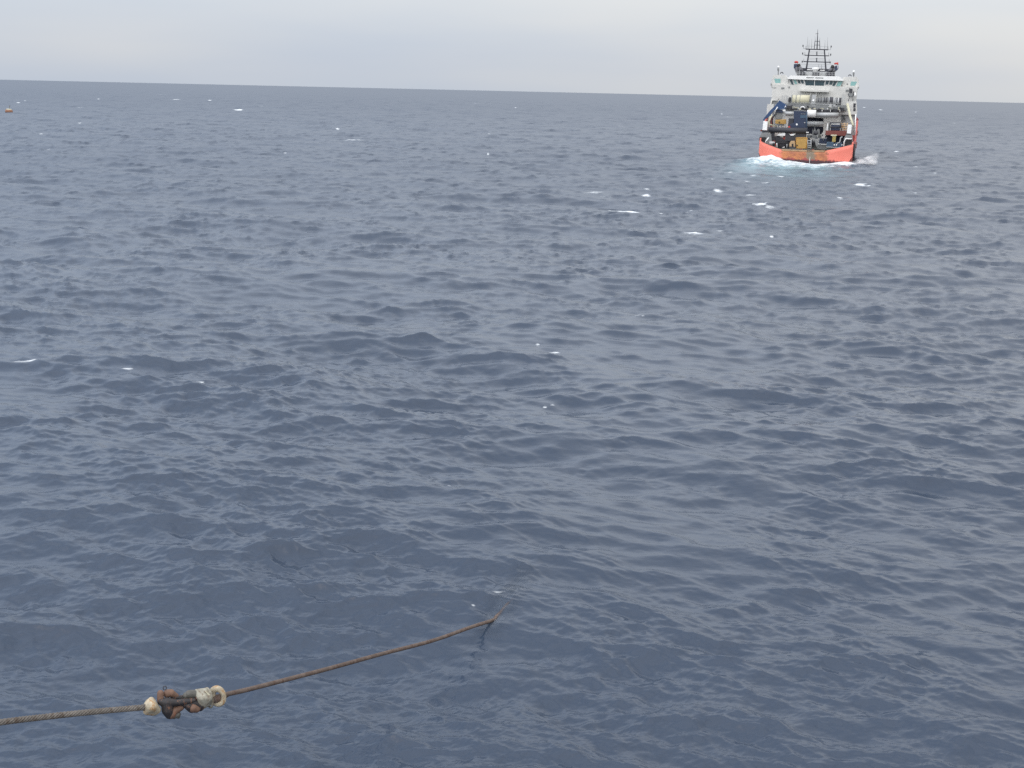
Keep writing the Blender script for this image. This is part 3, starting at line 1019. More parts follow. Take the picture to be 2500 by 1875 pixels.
# funnels: leaning pairs of exhausts
for sgn, pipes in ((0, [((355, 1500), (285, 1300), .40), ((505, 1500), (392, 1290), .36)]), (1, [((1320, 1500), (1425, 1335), .36), ((1430, 1510), (1545, 1345), .40)])):
    base = MB()
    if sgn == 0: poly(base, G, [(310, 1480), (590, 1480), (600, 1590), (330, 1590)], YB + 3, 2.5)
    else: poly(base, G, [(1220, 1490), (1500, 1490), (1510, 1610), (1210, 1610)], YB + 3, 2.5)
    f_o = part('funnel', base, GREY)
    for p0, p1, r in pipes:
        a, b = P(G(*p0), YB + 3.6), P(G(*p1), YB + 2.6)
        part('exhaust_pipe', MB().tube([a, b], r * 1.15, 16), EXH, f_o)
    if sgn == 0:
        part('exhaust_mouth', MB().tube([P(G(398, 1300), YB + 2.7), P(G(380, 1255), YB + 2.4)], 0.40, 14), BLACK, f_o)
        part('exhaust_hood', poly(MB(), G, [(232, 1230), (345, 1225), (330, 1290), (270, 1320), (262, 1362), (226, 1360)], YB + 2.2, 1.2), NAVY, f_o)
        part('red_cap', bar(MB(), G, [(255, 1190), (285, 1165), (325, 1165), (358, 1195)], YB + 2.5, 0.26, 10), RED, f_o)
    else:
        part('exhaust_mouth', MB().tube([P(G(1420, 1345), YB + 2.7), P(G(1446, 1290), YB + 2.4)], 0.40, 14), BLACK, f_o)
        part('exhaust_hood', poly(MB(), G, [(1520, 1285), (1585, 1270), (1570, 1375), (1612, 1385), (1545, 1450), (1500, 1360)], YB + 2.2, 1.2), NAVY, f_o)
        part('stay', bar(MB(), G, [(1615, 1280), (1608, 1390)], YB + 2.2, 0.06), BLUE, f_o)
        part('red_cap', bar(MB(), G, [(1495, 1235), (1525, 1212), (1570, 1215), (1595, 1250), (1590, 1180)], YB + 2.5, 0.22, 10), RED, f_o)

# mast
YM = YB + 6
mb = MB()
poly(mb, G, [(480, 1352), (1330, 1385), (1290, 1470), (520, 1455)], YM, 0.9)
mast = part('mast', mb, MASTM)
part('bright_gap_plate', poly(MB(), G, [(652, 1388), (805, 1394), (815, 1425), (640, 1418)], YM - 0.06, 0.1), BRIGHT, mast)  # white plates stand for the brightness seen through the platform
part('bright_gap_plate', poly(MB(), G, [(1050, 1408), (1200, 1412), (1190, 1440), (1040, 1438)], YM - 0.06, 0.1), BRIGHT, mast)
for a, b in (((618, 1375), (715, 770)), ((1226, 1385), (1180, 778))):
    part('leg', poly(MB(), G, [(a[0] - 23, a[1]), (a[0] + 25, a[1]), (b[0] + 18, b[1]), (b[0] - 17, b[1])], YM, 0.8), MASTM, mast)
for (u0, v0, u1, v1, t) in ((600, 762, 1298, 782, 14), (565, 952, 1320, 972, 12), (530, 1150, 1340, 1172, 13)):
    part('crossbeam', poly(MB(), G, [(u0, v0 - t), (u1, v1 - t), (u1, v1 + t), (u0, v0 + t)], YM - 0.1, 1.2), MASTM, mast)
tp = MB()
bar(tp, G, [(866, 755), (890, 515)], YM, 0.075); bar(tp, G, [(1042, 760), (1034, 515)], YM, 0.075)
bar(tp, G, [(890, 520), (1034, 520)], YM, 0.06); bar(tp, G, [(875, 636), (1042, 640)], YM, 0.06)
bar(tp, G, [(866, 755, 1.2), (890, 515, .6)], YM, 0.06); bar(tp, G, [(1042, 760, 1.2), (1034, 515, .6)], YM, 0.06)
part('topmast_frame', tp, MASTM, mast)
part('topmast', MB().tube([P(G(953, 760), YM + .5), P(G(968, 400), YM + .5), P(G(976, 150), YM + .5)], [0.13, 0.10, 0.035], 8), MASTM, mast)
part('yard', bar(MB(), G, [(912, 296), (935, 280), (1000, 284)], YM + .5, 0.07, 6), GREY, mast)
for a, b in (((640, 750), (665, 370)), ((700, 745), (707, 480)), ((782, 745), (790, 448)), ((895, 515), (895, 365)), ((1034, 515), (1040, 405)),
             ((1193, 755), (1206, 488)), ((1272, 760), (1286, 395))):
    part('whip_antenna', MB().tube([P(G(*a), YM + .3), P(G(*b), YM + .3)], [0.05, 0.025], 6), GREY, mast)
for pts in ([(520, 630), (530, 745), (600, 757)], [(1396, 655), (1372, 780), (1300, 778)], [(508, 870), (510, 945), (565, 950)], [(1382, 905), (1372, 980), (1320, 972)],
            [(495, 1125), (495, 1160), (530, 1160)], [(1366, 1150), (1362, 1190), (1335, 1175)]):
    b_o = part('bracket', bar(MB(), G, pts, YM, 0.05, 6), GREY, mast)
    p = P(G(*pts[0]), YM)
    part('lamp', MB().tube([p, p - Vector((0, 0, .45))], 0.13, 8), DARK, mast)
rl = MB()
for v, u0, u1 in ((845, 720, 1180), (885, 720, 1180), (1050, 690, 1190), (1095, 690, 1190), (1235, 430, 1400), (1290, 660, 1210), (665, 605, 870), (680, 1050, 1300)):
    bar(rl, G, [(u0, v), (u1, v + 12)], YM - 0.1, 0.025, 5)
for (u, v0, v1) in ((575, 855, 950), (1318, 870, 970), (540, 1060, 1150), (1332, 1080, 1170), (605, 665, 760), (1298, 680, 780), (1005, 1250, 1390), (1095, 1250, 1390)):
    bar(rl, G, [(u, v0), (u, v1)], YM - 0.1, 0.05, 5)
part('mast_railing', rl, GREY, mast)
for (u, v0, v1) in ((948, 842, 950), (942, 1040, 1158)):
    ld = MB(); bar(ld, G, [(u, v0), (u, v1)], YM - 0.1, 0.12, 8); bar(ld, G, [(u - 30, v0 + 6), (u + 30, v0 + 6)], YM - 0.1, 0.05, 6)
    part('radar_scanner', ld, MASTM, mast)
dm = MB(); dm.tube([P(G(*p), YM - 1.2) for p in ((900, 1500), (898, 1470), (900, 1420), (904, 1380), (906, 1340))], [0.2, 0.35, 0.72, 0.85, 0.83], 20)
part('satellite_dome', dm, BRIGHT)

# starboard searchlight platform
pf = MB()
bar(pf, T, [(1500, 1090), (1512, 1030)], YU - 2, 0.07); bar(pf, T, [(1562, 1090), (1558, 1030)], YU - 2, 0.07)
pts = [(1497, 985), (1505, 1015), (1520, 1030), (1540, 1032), (1558, 1022), (1566, 985), (1572, 955)]
bar(pf, T, pts, YU - 2, 0.11)
rb = part('boat_davit', pf, DARK)
part('davit_winch', poly(MB(), T, [(1512, 905), (1528, 920), (1555, 922), (1556, 978), (1508, 978)], YU - 2.2, 1.2), DARK, rb)
part('davit_drum', MB().tube([P(T(1533, 1003), YU - 2.1), P(T(1533, 1003), YU - 1.2)], 0.48, 18), GREY, rb)
part('float', MB().ball(P(T(1586, 1005), YU - 1.5), 0.42, 14, (0.8, 0.8, 1.3)), BRIGHT, rb)

# long derrick boom stowed to starboard, and the stanchion beside it
part('derrick_boom', MB().tube([P(A(1488, 190), 18), P(A(1524, 360), 14), P(A(1566, 480), 11)], [0.32, 0.27, 0.22], 12), CREAM)
part('side_stanchion', bar(MB(), A, [(1600, 325), (1590, 600)], 9, 0.12, 8), BRIGHT)

# quarter posts: white slab on a grey drum-shaped tower with a fairlead mouth
for side in (0, 1):
    tw = MB()
    if side == 0:
        poly(tw, A, [(330, 575), (400, 570), (450, 600), (462, 690), (440, 745), (290, 690), (305, 625)], 2.6, 2.6)
        slab, mouth, post, neck = [(352, 420), (411, 426), (398, 545), (338, 540)], [(302, 632), (392, 638), (372, 706), (296, 664)], [(425, 640), (385, 690), (372, 728)], (335, 540, 408, 580)
    else:
        poly(tw, A, [(1470, 600), (1540, 600), (1556, 640), (1560, 730), (1440, 770), (1440, 650)], 2.6, 2.6)
        slab, mouth, post, neck = [(1492, 466), (1548, 470), (1534, 590), (1478, 586)], [(1460, 672), (1548, 668), (1548, 718), (1452, 752)], [(1548, 660), (1466, 655), (1442, 700), (1436, 770)], (1470, 585, 1545, 606)
    t_o = part('quarter_post', tw, GREY)
    part('white_slab', poly(MB(), A, slab, 2.4, 0.9), BRIGHT, t_o, bevel=0.06)
    part('post_foot', rect(MB(), A, *neck, 2.7, 0.9), DARK, t_o)
    part('fairlead', poly(MB(), A, mouth, 2.5, 0.15), BLACK, t_o)
    part('guard_pipe', bar(MB(), A, post, 2.3, 0.13), BRIGHT, t_o)
part('mooring_winch', bar(MB(), A, [(432, 715), (505, 722)], 2.2, 0.42, 16), PALEGREY)
part('mooring_winch', bar(MB(), A, [(478, 730), (510, 735)], 1.9, 0.34, 14), BLACK)

# knuckle crane over the port side
YC = 9.0
cr = MB()
rect(cr, A, 500, 300, 640, 480, YC + 0.6, 1.6)
crane = part('deck_crane', cr, PALEGREY)
part('slew_ring', rect(MB(), A, 520, 262, 620, 302, YC, 1.6), NAVY, crane)
part('hose_reel', MB().tube([P(A(562, 345), YC + 0.3), P(A(562, 345), YC + 0.7)], 0.78, 20), GREY, crane)
part('boom', poly(MB(), A, [(568, 138), (668, 205), (650, 248), (560, 262), (500, 268), (440, 350), (352, 412), (346, 398), (430, 290), (520, 200)], YC - 0.4, 1.0), BLUE, crane)
part('cylinder_rod', bar(MB(), A, [(505, 288), (545, 228)], YC - 0.6, 0.11), BRIGHT, crane)
part('cylinder_rod', bar(MB(), A, [(640, 236), (655, 212)], YC - 0.6, 0.09), BRIGHT, crane)
part('cable_guide', bar(MB(), A, [(478, 470), (472, 410), (480, 370), (500, 335), (530, 318)], YC + 0.2, 0.14), DARK, crane)
part('light_bracket', rect(MB(), A, 614, 262, 650, 285, YC - 0.2, 0.5), BRIGHT, crane)
tn = MB()
bar(tn, A, [(470, 330), (425, 430), (430, 460), (535, 494)], YC - 0.5, 0.16); bar(tn, A, [(445, 350), (408, 460)], YC - 0.4, 0.12)
part('folding_jib', tn, CREAM, crane)


# ------------------------------------------------------------------ things standing on the work deck
def cargo(name, label, cat, base, group=None):
    t = empty(name, SHIPM @ Matrix.Translation(base))
    tag(t, label, cat, group)
    return t, base


def cpart(name, mb, mat, tb, label=None, bevel=0.0):
    o = mb.build(name, mat, tb[0], base=tb[1], bevel=bevel)
    if label: o['label'] = label
    return o


def seat(u, v, Y):
    p = P(A(u, v), Y); p.z = 2.5
    return p


# tall navy machine with its black beam and frame
tb = cargo('deck_machine', 'tall navy blue machine cabinet with a long black beam below, on the ship\'s work deck', 'deck machine', seat(850, 700, 6))
cpart('cabinet', poly(MB(), A, [(762, 282), (940, 290), (940, 560), (820, 560), (740, 540), (700, 500), (700, 470), (762, 440)], 6.0, 3.0), NAVY, tb, bevel=0.08)
cpart('top_rail', bar(MB(), A, [(765, 272), (850, 272), (938, 282)], 6.0, 0.05, 6), PALEGREY, tb)
cpart('louvre', rect(MB(), A, 858, 318, 925, 324, 5.95, 0.1), GREY, tb)
cpart('panel', rect(MB(), A, 850, 335, 930, 378, 5.94, 0.1), TEAL, tb)
cpart('corner_post', bar(MB(), A, [(938, 300), (938, 560)], 5.9, 0.09, 8), TEAL, tb)
cpart('round_light', MB().tube([P(A(803, 463), 5.9), P(A(803, 463), 6.05)], 0.21, 14), BRIGHT, tb)
cpart('round_light', MB().tube([P(A(910, 440), 5.9), P(A(910, 440), 6.05)], 0.14, 12), PALEGREY, tb)
cpart('pump_unit', rect(MB(), A, 688, 382, 760, 505, 6.4, 2.0), DARK, tb, bevel=0.08)
bm_ = MB(); bm_.tube([P(A(418, 535), 5.6), P(A(940, 548), 5.6)], 0.62, 18)
cpart('beam', bm_, DARK, tb)
fr = MB()
poly(fr, A, [(445, 570), (500, 575), (512, 680), (460, 690)], 5.6, 0.8)
poly(fr, A, [(640, 572), (700, 576), (790, 640), (790, 690), (660, 690)], 5.6, 0.8)
poly(fr, A, [(512, 620), (560, 615), (660, 690), (790, 660), (790, 720), (512, 720)], 5.9, 0.8)
poly(fr, A, [(780, 578), (930, 580), (930, 622), (790, 640)], 5.7, 1)
cpart('support_frame', fr, DARK, tb)
cpart('red_valve', poly(MB(), A, [(685, 488), (712, 480), (714, 520), (690, 528)], 5.4, 0.25), RED, tb)
for q in ([(540, 606), (575, 585), (585, 596), (600, 580), (648, 578), (646, 614), (542, 614)], [(695, 582), (712, 596), (788, 588), (760, 612), (720, 614)]):
    cpart('white_fitting', poly(MB(), A, q, 5.4, 0.2), BRIGHT, tb)
# black engine skid under it
tb = cargo('engine_skid', 'black slatted engine skid low on the deck under the navy machine', 'engine skid', seat(585, 760, 4))
cpart('block', poly(MB(), A, [(520, 690), (680, 700), (700, 790), (530, 780)], 4.2, 1.4), BLACK, tb)
sk = MB()
for v in (712, 730, 748, 764): bar(sk, A, [(535, v), (655, v + 6)], 4.1, 0.08, 6)
cpart('slats', sk, DARK, tb)
cpart('white_post', bar(MB(), A, [(533, 715), (536, 780)], 3.9, 0.12), BRIGHT, tb)
cpart('white_post', bar(MB(), A, [(670, 730), (670, 785)], 3.9, 0.1), PALEGREY, tb)
cpart('white_fitting', bar(MB(), A, [(610, 776), (640, 770)], 3.9, 0.1), BRIGHT, tb)

# yellow container
tb = cargo('yellow_container', 'ochre yellow container cube at the middle of the stern, beside a grey ladder', 'container', seat(866, 780, 3.0))
c_o = cpart('container_body', rect(MB(), A, 795, 642, 938, 786, 3.0, 2.4), YELLOW, tb, bevel=0.05)
fr = MB()
for a, b in (((795, 642), (938, 642)), ((795, 786), (938, 786)), ((795, 642), (795, 786)), ((938, 642), (938, 786))): bar(fr, A, [a, b], 2.98, 0.09, 6)
cpart('corner_frame', fr, paint('deep yellow edge', (0.46, 0.24, 0.05), 0.6, 0.3, 0.4), tb)  # frame bars in a slightly deeper yellow than the body
cpart('port_hole', MB().tube([P(A(806, 746), 2.92), P(A(806, 746), 3.1)], 0.17, 12), BLACK, tb)
tb = cargo('yellow_winch', 'small pale yellow winch with a dark arched mouth, left of the yellow container', 'winch', seat(738, 770, 3.0))
cpart('housing', poly(MB(), A, [(702, 762), (706, 715), (722, 688), (776, 686), (780, 766)], 3.1, 1.3), TAN, tb, bevel=0.05)
cpart('arched_mouth', poly(MB(), A, [(733, 766), (734, 735), (744, 722), (757, 724), (760, 766)], 3.04, 0.1), BLACK, tb)
cpart('base_rail', rect(MB(), A, 700, 764, 785, 782, 3.0, 1.5), DARK, tb)
# yellow unit up by the crane
tb = cargo('yellow_power_unit', 'rusty orange yellow power unit below the blue crane', 'power unit', P(A(585, 460), 7.6))
cpart('case', poly(MB(), A, [(512, 402), (655, 394), (660, 452), (640, 460), (514, 452)], 7.6, 1.2), YELLOW, tb, bevel=0.05)
cpart('dark_port', MB().tube([P(A(568, 434), 7.5), P(A(568, 434), 7.7)], 0.17, 10), BLACK, tb)
lg = MB()
for u in (555, 598, 650): bar(lg, A, [(u, 458), (u, 500)], 7.7, 0.07, 6)
cpart('stand', lg, TEAL, tb)

# grey ladder rack and hose bundle
tb = cargo('ladder_rack', 'grey ladder rack standing right of the yellow container', 'rack', seat(972, 790, 3.2))
lr = MB()
bar(lr, A, [(948, 670), (948, 792)], 3.2, 0.1, 6); bar(lr, A, [(996, 672), (996, 792)], 3.2, 0.1, 6)
for v in (678, 712, 740, 766): rect(lr, A, 946, v, 998, v + 10, 3.15, 0.3)
cpart('rack_frame', lr, PALEGREY, tb)
cpart('dark_crate', rect(MB(), A, 956, 680, 990, 712, 3.4, 0.6), NAVY, tb)
cpart('dark_crate', rect(MB(), A, 956, 722, 990, 742, 3.4, 0.6), NAVY, tb)
tb = cargo('hose_bundle', 'dark tangled bundle of hoses beside the ladder rack', 'hoses', seat(1025, 780, 3.6))
hb = MB()
rnd = random.Random(3)
for k in range(26):
    u = 1000 + rnd.random() * 52
    bar(hb, A, [(u, 765 - rnd.random() * 12, rnd.random()), (u + rnd.uniform(-8, 8), 715, rnd.random()), (u + rnd.uniform(-14, 14), 676 + rnd.random() * 25, rnd.random())], 3.6, 0.05, 5)
cpart('hoses', hb, DARK, tb)

# white ramp casing and grey platform amidships
mb = MB()
poly(mb, A, [(1000, 662), (1110, 650), (1210, 648), (1210, 800), (1085, 800), (1060, 740), (1040, 700)], 12, 2)
part('tow_housing', mb, PALEGREY)
part('dark_hatch', rect(MB(), A, 1106, 652, 1205, 724, 11.9, 0.2), NAVY)
part('step', rect(MB(), A, 1085, 728, 1205, 735, 10.5, 1.2), BRIGHT)
part('step_face', rect(MB(), A, 1080, 735, 1205, 800, 10.6, 1.2), GREY)
mb = MB()
rect(mb, A, 938, 612, 1130, 650, 13, 5)
part('tow_deck', mb, GREY)
tw = MB()
poly(tw, A, [(1010, 612), (1018, 520), (1030, 560), (1045, 500), (1062, 560), (1085, 525), (1110, 530), (1112, 612)], 16, 1)
tb_o = part('tow_winch', tw, GREY)
part('winch_drum', MB().tube([P(A(1035, 585), 15.5), P(A(1090, 585), 15.5)], 0.5, 14), DARK, tb_o)
part('lamp', rect(MB(), A, 930, 565, 965, 575, 5.0, 0.4), BRIGHT)

# starboard cargo: rusty platform with a cage on it, frames and blue machinery under it
tb = cargo('rusty_platform', 'rust red steel platform on an ochre leg, right side of the work deck', 'platform', seat(1330, 740, 6))
cpart('tray', poly(MB(), A, [(1195, 545), (1480, 552), (1478, 606), (1185, 600)], 6, 2.8), MAROON, tb)
cpart('tray_edge', rect(MB(), A, 1195, 596, 1475, 612, 5.9, 0.2), MAROON, tb)
cpart('leg', rect(MB(), A, 1284, 600, 1330, 700, 5.8, 0.5), paint('mustard paint', (0.42, 0.33, 0.10), 0.6, 0.25, 0.3), tb)
cpart('saddle', poly(MB(), A, [(1262, 600), (1345, 602), (1345, 616), (1290, 622), (1262, 616)], 5.7, 0.4), CREAM, tb)
cpart('dark_interior', rect(MB(), A, 1205, 610, 1462, 725, 7.6, 0.3), HOLE, tb)  # dark sheet stands for the unlit space under the tray
tb = cargo('steel_cage', 'dark steel cage sitting on the rust red platform', 'cage', P(A(1325, 545), 6.6))
cg = MB()
for a, b in (((1252, 440), (1395, 440)), ((1252, 440), (1240, 540)), ((1395, 440), (1402, 545)), ((1250, 500), (1398, 500)), ((1250, 470), (1262, 445))): bar(cg, A, [a, b], 6.5, 0.13, 8)
cpart('cage_frame', cg, DARK, tb)
cpart('cage_load', rect(MB(), A, 1262, 470, 1388, 545, 6.7, 1.3), NAVY, tb, bevel=0.1)
cpart('white_lining', rect(MB(), A, 1262, 448, 1385, 460, 6.8, 0.5), BRIGHT, tb)
tb = cargo('grey_bin', 'small grey bin at the left end of the rust red platform', 'bin', P(A(1225, 545), 6.4))
cpart('bin_body', rect(MB(), A, 1214, 490, 1250, 545, 6.4, 1), GREY, tb)
cpart('bin_rim', rect(MB(), A, 1210, 450, 1222, 545, 6.2, 0.2), BRIGHT, tb)
tb = cargo('wooden_frames', 'tan timber frames stacked by the white slab on the right quarter', 'timber frames', P(A(1445, 545), 7.2))
wf = MB()
for v in (455, 478, 508, 530): bar(wf, A, [(1398, v), (1492, v + 4)], 7.2, 0.11, 6)
for u in (1402, 1448, 1488): bar(wf, A, [(u, 440), (u, 545)], 7.2, 0.1, 6)
rect(wf, A, 1400, 480, 1440, 505, 7.3, 0.4)
cpart('frames', wf, TAN, tb)
tb = cargo('blue_pump', 'faded blue pump machinery under the rust red platform', 'pump', seat(1350, 770, 3.6))
cpart('pump_body', poly(MB(), A, [(1296, 768), (1300, 728), (1330, 712), (1360, 718), (1410, 706), (1422, 770)], 3.8, 1.4), TEAL, tb, bevel=0.08)
cpart('pump_pipe', bar(MB(), A, [(1345, 720), (1385, 706), (1398, 640), (1420, 632)], 3.8, 0.15), PALEGREY, tb)
for u in (1310, 1340, 1415): cpart('fitting', MB().ball(P(A(u, 742), 3.7), 0.17, 8), BRIGHT, tb)
tb = cargo('grey_locker', 'flat grey locker to the left of the blue pump', 'locker', seat(1250, 775, 3.6))
cpart('locker_body', rect(MB(), A, 1205, 702, 1298, 772, 3.7, 1.6), TEAL, tb, bevel=0.05)
cpart('locker_lid', rect(MB(), A, 1202, 768, 1420, 776, 3.5, 0.3), PALEGREY, tb)

# white wire hanging from the stern into the wake
tow = MB(); p0, p1 = P(A(981, 905), -0.15), P(A(975, 1000), -0.5)
tow.tube([p0, p0.lerp(p1, 0.5), p1], 0.045, 6)
b = Vector((p0.x, p0.y, p0.z))
o = tow.build('tow_wire', BRIGHT, None, base=b); o.matrix_world = SHIPM @ Matrix.Translation(b)
tag(o, 'thin pale wire hanging down the middle of the rusty stern into the wake', 'wire')


# ------------------------------------------------------------------ spray flung up on the starboard quarter
def build_spray():
    """a fan of atomised water: a closed body of mist, with coarse drops at its ragged upper edge"""
    a, b = P(A(1440, 985), -0.4), P(A(1900, 985), -0.4)
    L = b.x - a.x
    rnd = np.random.default_rng(5)
    n = 44
    prof = [(a.x + L * i / n, 0.6 + 2.8 * (i / n) ** 0.9) for i in range(n + 1)]
    vs, fs = [], []
    m = 12
    base = Vector((a.x + L / 2, a.y, 0))
    for x, top in prof:
        for k in range(m):
            w = 2 * math.pi * k / m
            vs.append((x - base.x, 0.8 + 0.75 * math.cos(w) - 0.25, -0.2 + (top + 0.2) * (0.5 + 0.5 * math.sin(w))))
    for i in range(n):
        for k in range(m):
            fs.append((i * m + k, i * m + (k + 1) % m, (i + 1) * m + (k + 1) % m, (i + 1) * m + k))
    fs += [tuple(range(m)), tuple(n * m + k for k in reversed(range(m)))]
    me = bpy.data.meshes.new('spray'); me.from_pydata(vs, [], fs)
    bm = bmesh.new(); bm.from_mesh(me); bmesh.ops.recalc_face_normals(bm, faces=bm.faces); bm.to_mesh(me); bm.free()
    mt = bpy.data.materials.new('spray mist'); mt.use_nodes = True
    nt = mt.node_tree; N, Lk = nt.nodes.new, nt.links.new
    nt.nodes.remove(nt.nodes['Principled BSDF'])
    pv = N('ShaderNodeVolumePrincipled'); pv.inputs['Color'].default_value = (1, 1, 1, 1); pv.inputs['Anisotropy'].default_value = 0.0
    tc = N('ShaderNodeTexCoord'); nz = N('ShaderNodeTexNoise'); nz.inputs['Scale'].default_value = 0.9; nz.inputs['Detail'].default_value = 4
    mp = N('ShaderNodeMapping'); mp.inputs['Rotation'].default_value = (0, R(28), 0); mp.inputs['Scale'].default_value = (0.6, 1, 1.8)
    Lk(tc.outputs['Object'], mp.inputs['Vector']); Lk(mp.outputs[0], nz.inputs['Vector'])
    mr = N('ShaderNodeMapRange'); mr.inputs['From Min'].default_value = 0.36; mr.inputs['From Max'].default_value = 0.62
    mr.inputs['To Min'].default_value = 0.5; mr.inputs['To Max'].default_value = 4.2
    Lk(nz.outputs['Fac'], mr.inputs['Value'])

    def math_(op, a, b, c=None, clamp=False):
        q = N('ShaderNodeMath'); q.operation = op; q.use_clamp = clamp
        for k, w in enumerate((a, b, c)):
            if w is None: continue
            if isinstance(w, (int, float)): q.inputs[k].default_value = w
            else: Lk(w, q.inputs[k])
        return q.outputs[0]
    sp = N('ShaderNodeSeparateXYZ'); Lk(tc.outputs['Object'], sp.inputs[0])
    t = math_('MULTIPLY_ADD', sp.outputs['X'], 1 / L, 0.5)
    top = math_('MULTIPLY_ADD', t, 2.7, 0.3)
    top = math_('MULTIPLY_ADD', nz.outputs['Fac'], 1.8, math_('ADD', top, -0.85))
    fade = math_('MULTIPLY', math_('SUBTRACT', top, sp.outputs['Z']), 0.75, None, True)
    tip = math_('MULTIPLY', math_('SUBTRACT', 1.0, t), 3.6, None, True)
    start = math_('MULTIPLY', t, 6.0, None, True)
    dens = math_('MULTIPLY', math_('MULTIPLY', mr.outputs[0], fade), math_('MULTIPLY', tip, start))
    Lk(dens, pv.inputs['Density'])
    Lk(pv.outputs[0], nt.nodes['Material Output'].inputs['Volume'])
    me.materials.append(mt)
    o = bpy.data.objects.new('spray', me); COL.objects.link(o)
    o.matrix_world = SHIPM @ Matrix.Translation(base)
    tag(o, kind='stuff')


build_spray()

# ------------------------------------------------------------------ orange buoy far off to the left
bp_ = at_z(22, 274, 0.0); bp_.z = sea_height(bp_.x, bp_.y)
buoy = empty('mooring_buoy', Matrix.Translation(bp_) @ Matrix.Rotation(R(4), 4, 'Y'))
tag(buoy, 'orange mooring buoy with a short dark post, far off near the horizon', 'buoy')
ORANGE = paint('faded orange float', (0.30, 0.155, 0.10), 0.7, 0.3, 0.3)
fl = MB(); fl.tube([(0, 0, z) for z in (-0.8, 0.2, 0.75, 1.1, 1.25)], [1.45, 1.6, 1.5, 1.1, 0.5], 24)
fb = fl.build('float', ORANGE, buoy)
fr = MB(); fr.tube([(0, 0, z) for z in (0.95, 1.2, 1.32)], [1.33, 1.05, 0.45], 24); fr.build('pale_top', CREAM, buoy)
pm = MB(); pm.tube([(0.2, 0, 1.2), (0.2, 0, 2.6)], 0.12, 8); pm.build('post', GREY, buoy)
tm = MB(); tm.box(0.0, 0.45, -0.2, 0.2, 2.3, 2.75); tm.build('topmark', GREY, buoy)


# ------------------------------------------------------------------ tow wires and their shackles in the foreground
def K(u, v):            # shackle crop -> photograph pixel
    return 300 + u / 7.373, 1640 + v / 7.373


def wire_mat(name, c1, c2):
    m = paint(name, c1, 0.75, 0.4, 0.75, scale=5.0, rustcol=c2)
    return m


WIRE_GREY = wire_mat('greased wire', (0.15, 0.135, 0.12), (0.085, 0.065, 0.05))
WIRE_RUST = wire_mat('rusty wire', (0.125, 0.092, 0.075), (0.085, 0.05, 0.036))


def spline(pts, n):
    pts = [Vector(p) for p in pts]
    P_ = [pts[0] * 2 - pts[1]] + pts + [pts[-1] * 2 - pts[-2]]
    out = []
    for i in range(1, len(P_) - 2):
        for k in range(n):
            t = k / n
            a, b, c, d = P_[i - 1], P_[i], P_[i + 1], P_[i + 2]
            out.append(0.5 * ((2 * b) + (c - a) * t + (2 * a - 5 * b + 4 * c - d) * t * t + (3 * b - a - 3 * c + d) * t ** 3))
    out.append(pts[-1])
    return out


def strand_wire(name, path, rad, lay, lobes, mat, ds=0.012, depth=0.12):
    """a wire rope: lobed section twisting along its path"""
    L = [0.0]
    for i in range(1, len(path)): L.append(L[-1] + (path[i] - path[i - 1]).length)
    N = int(L[-1] / ds)
    n = lobes * 4
    vs = np.zeros((N + 1, n, 3))
    Ln = np.array(L); C = np.array([tuple(p) for p in path])
    s = np.linspace(0, L[-1], N + 1)
    c = np.stack([np.interp(s, Ln, C[:, k]) for k in range(3)], -1)
    t = np.gradient(c, axis=0); t /= np.linalg.norm(t, axis=1)[:, None]
    up = np.array([0, 0, 1.0])
    a = np.cross(t, up); a /= np.linalg.norm(a, axis=1)[:, None]
    b = np.cross(a, t)
    w = np.arange(n) / n * 2 * np.pi
    tw = s[:, None] / lay * 2 * np.pi
    r = rad * (1 - depth + depth * np.abs(np.cos(lobes / 2 * (w[None, :] - tw))) * 1.4)
    vs = c[:, None, :] + r[..., None] * (a[:, None, :] * np.cos(w)[None, :, None] + b[:, None, :] * np.sin(w)[None, :, None])
    i, k = np.meshgrid(np.arange(N), np.arange(n), indexing='ij')
    k2 = (k + 1) % n
    q = np.stack([i * n + k, i * n + k2, (i + 1) * n + k2, (i + 1) * n + k], -1).reshape(-1, 4)
    base = vs[0, 0].copy()
    me = bpy.data.meshes.new(name)
    me.from_pydata((vs.reshape(-1, 3) - base).tolist(), [], q.tolist())
    me.polygons.foreach_set('use_smooth', np.ones(len(q), dtype=bool))
    me.materials.append(mat)
    o = bpy.data.objects.new(name, me); COL.objects.link(o)
    o.location = base
    return o


D0 = 24.0
left = [(-420, 1822, 20.4), (-200, 1794, 21.0), (0, 1763.5, 21.6), (120, 1749, 22.3), (240, 1736.5, 22.9), (356, 1726.5, 23.6)]
o = strand_wire('tow_wire', spline([at_depth(*p) for p in left], 24), 0.052, 0.40, 6, WIRE_GREY, depth=0.34)
tag(o, 'grey twisted wire rope running out of the left edge of the picture to the shackles', 'wire rope', 'wire ropes joined by the shackles')

pe = at_z(1203, 1513, 0.0)
for _ in range(3):
    h = sea_height(pe.x, pe.y); pe = at_z(1203, 1513, h)
DE = (CAMR.transposed() @ (pe - CAMP)).z * -1
rp = [(548, 1696), (600, 1684.5), (676.6, 1665), (803, 1632), (929.7, 1597), (1056, 1564), (1151, 1530.6), (1203, 1513)]


def lerp_depth(px):      # 1/depth runs evenly along a straight wire
    k = (px - 548) / (1203 - 548)
    return 1 / ((1 - k) / 24.45 + k / DE)


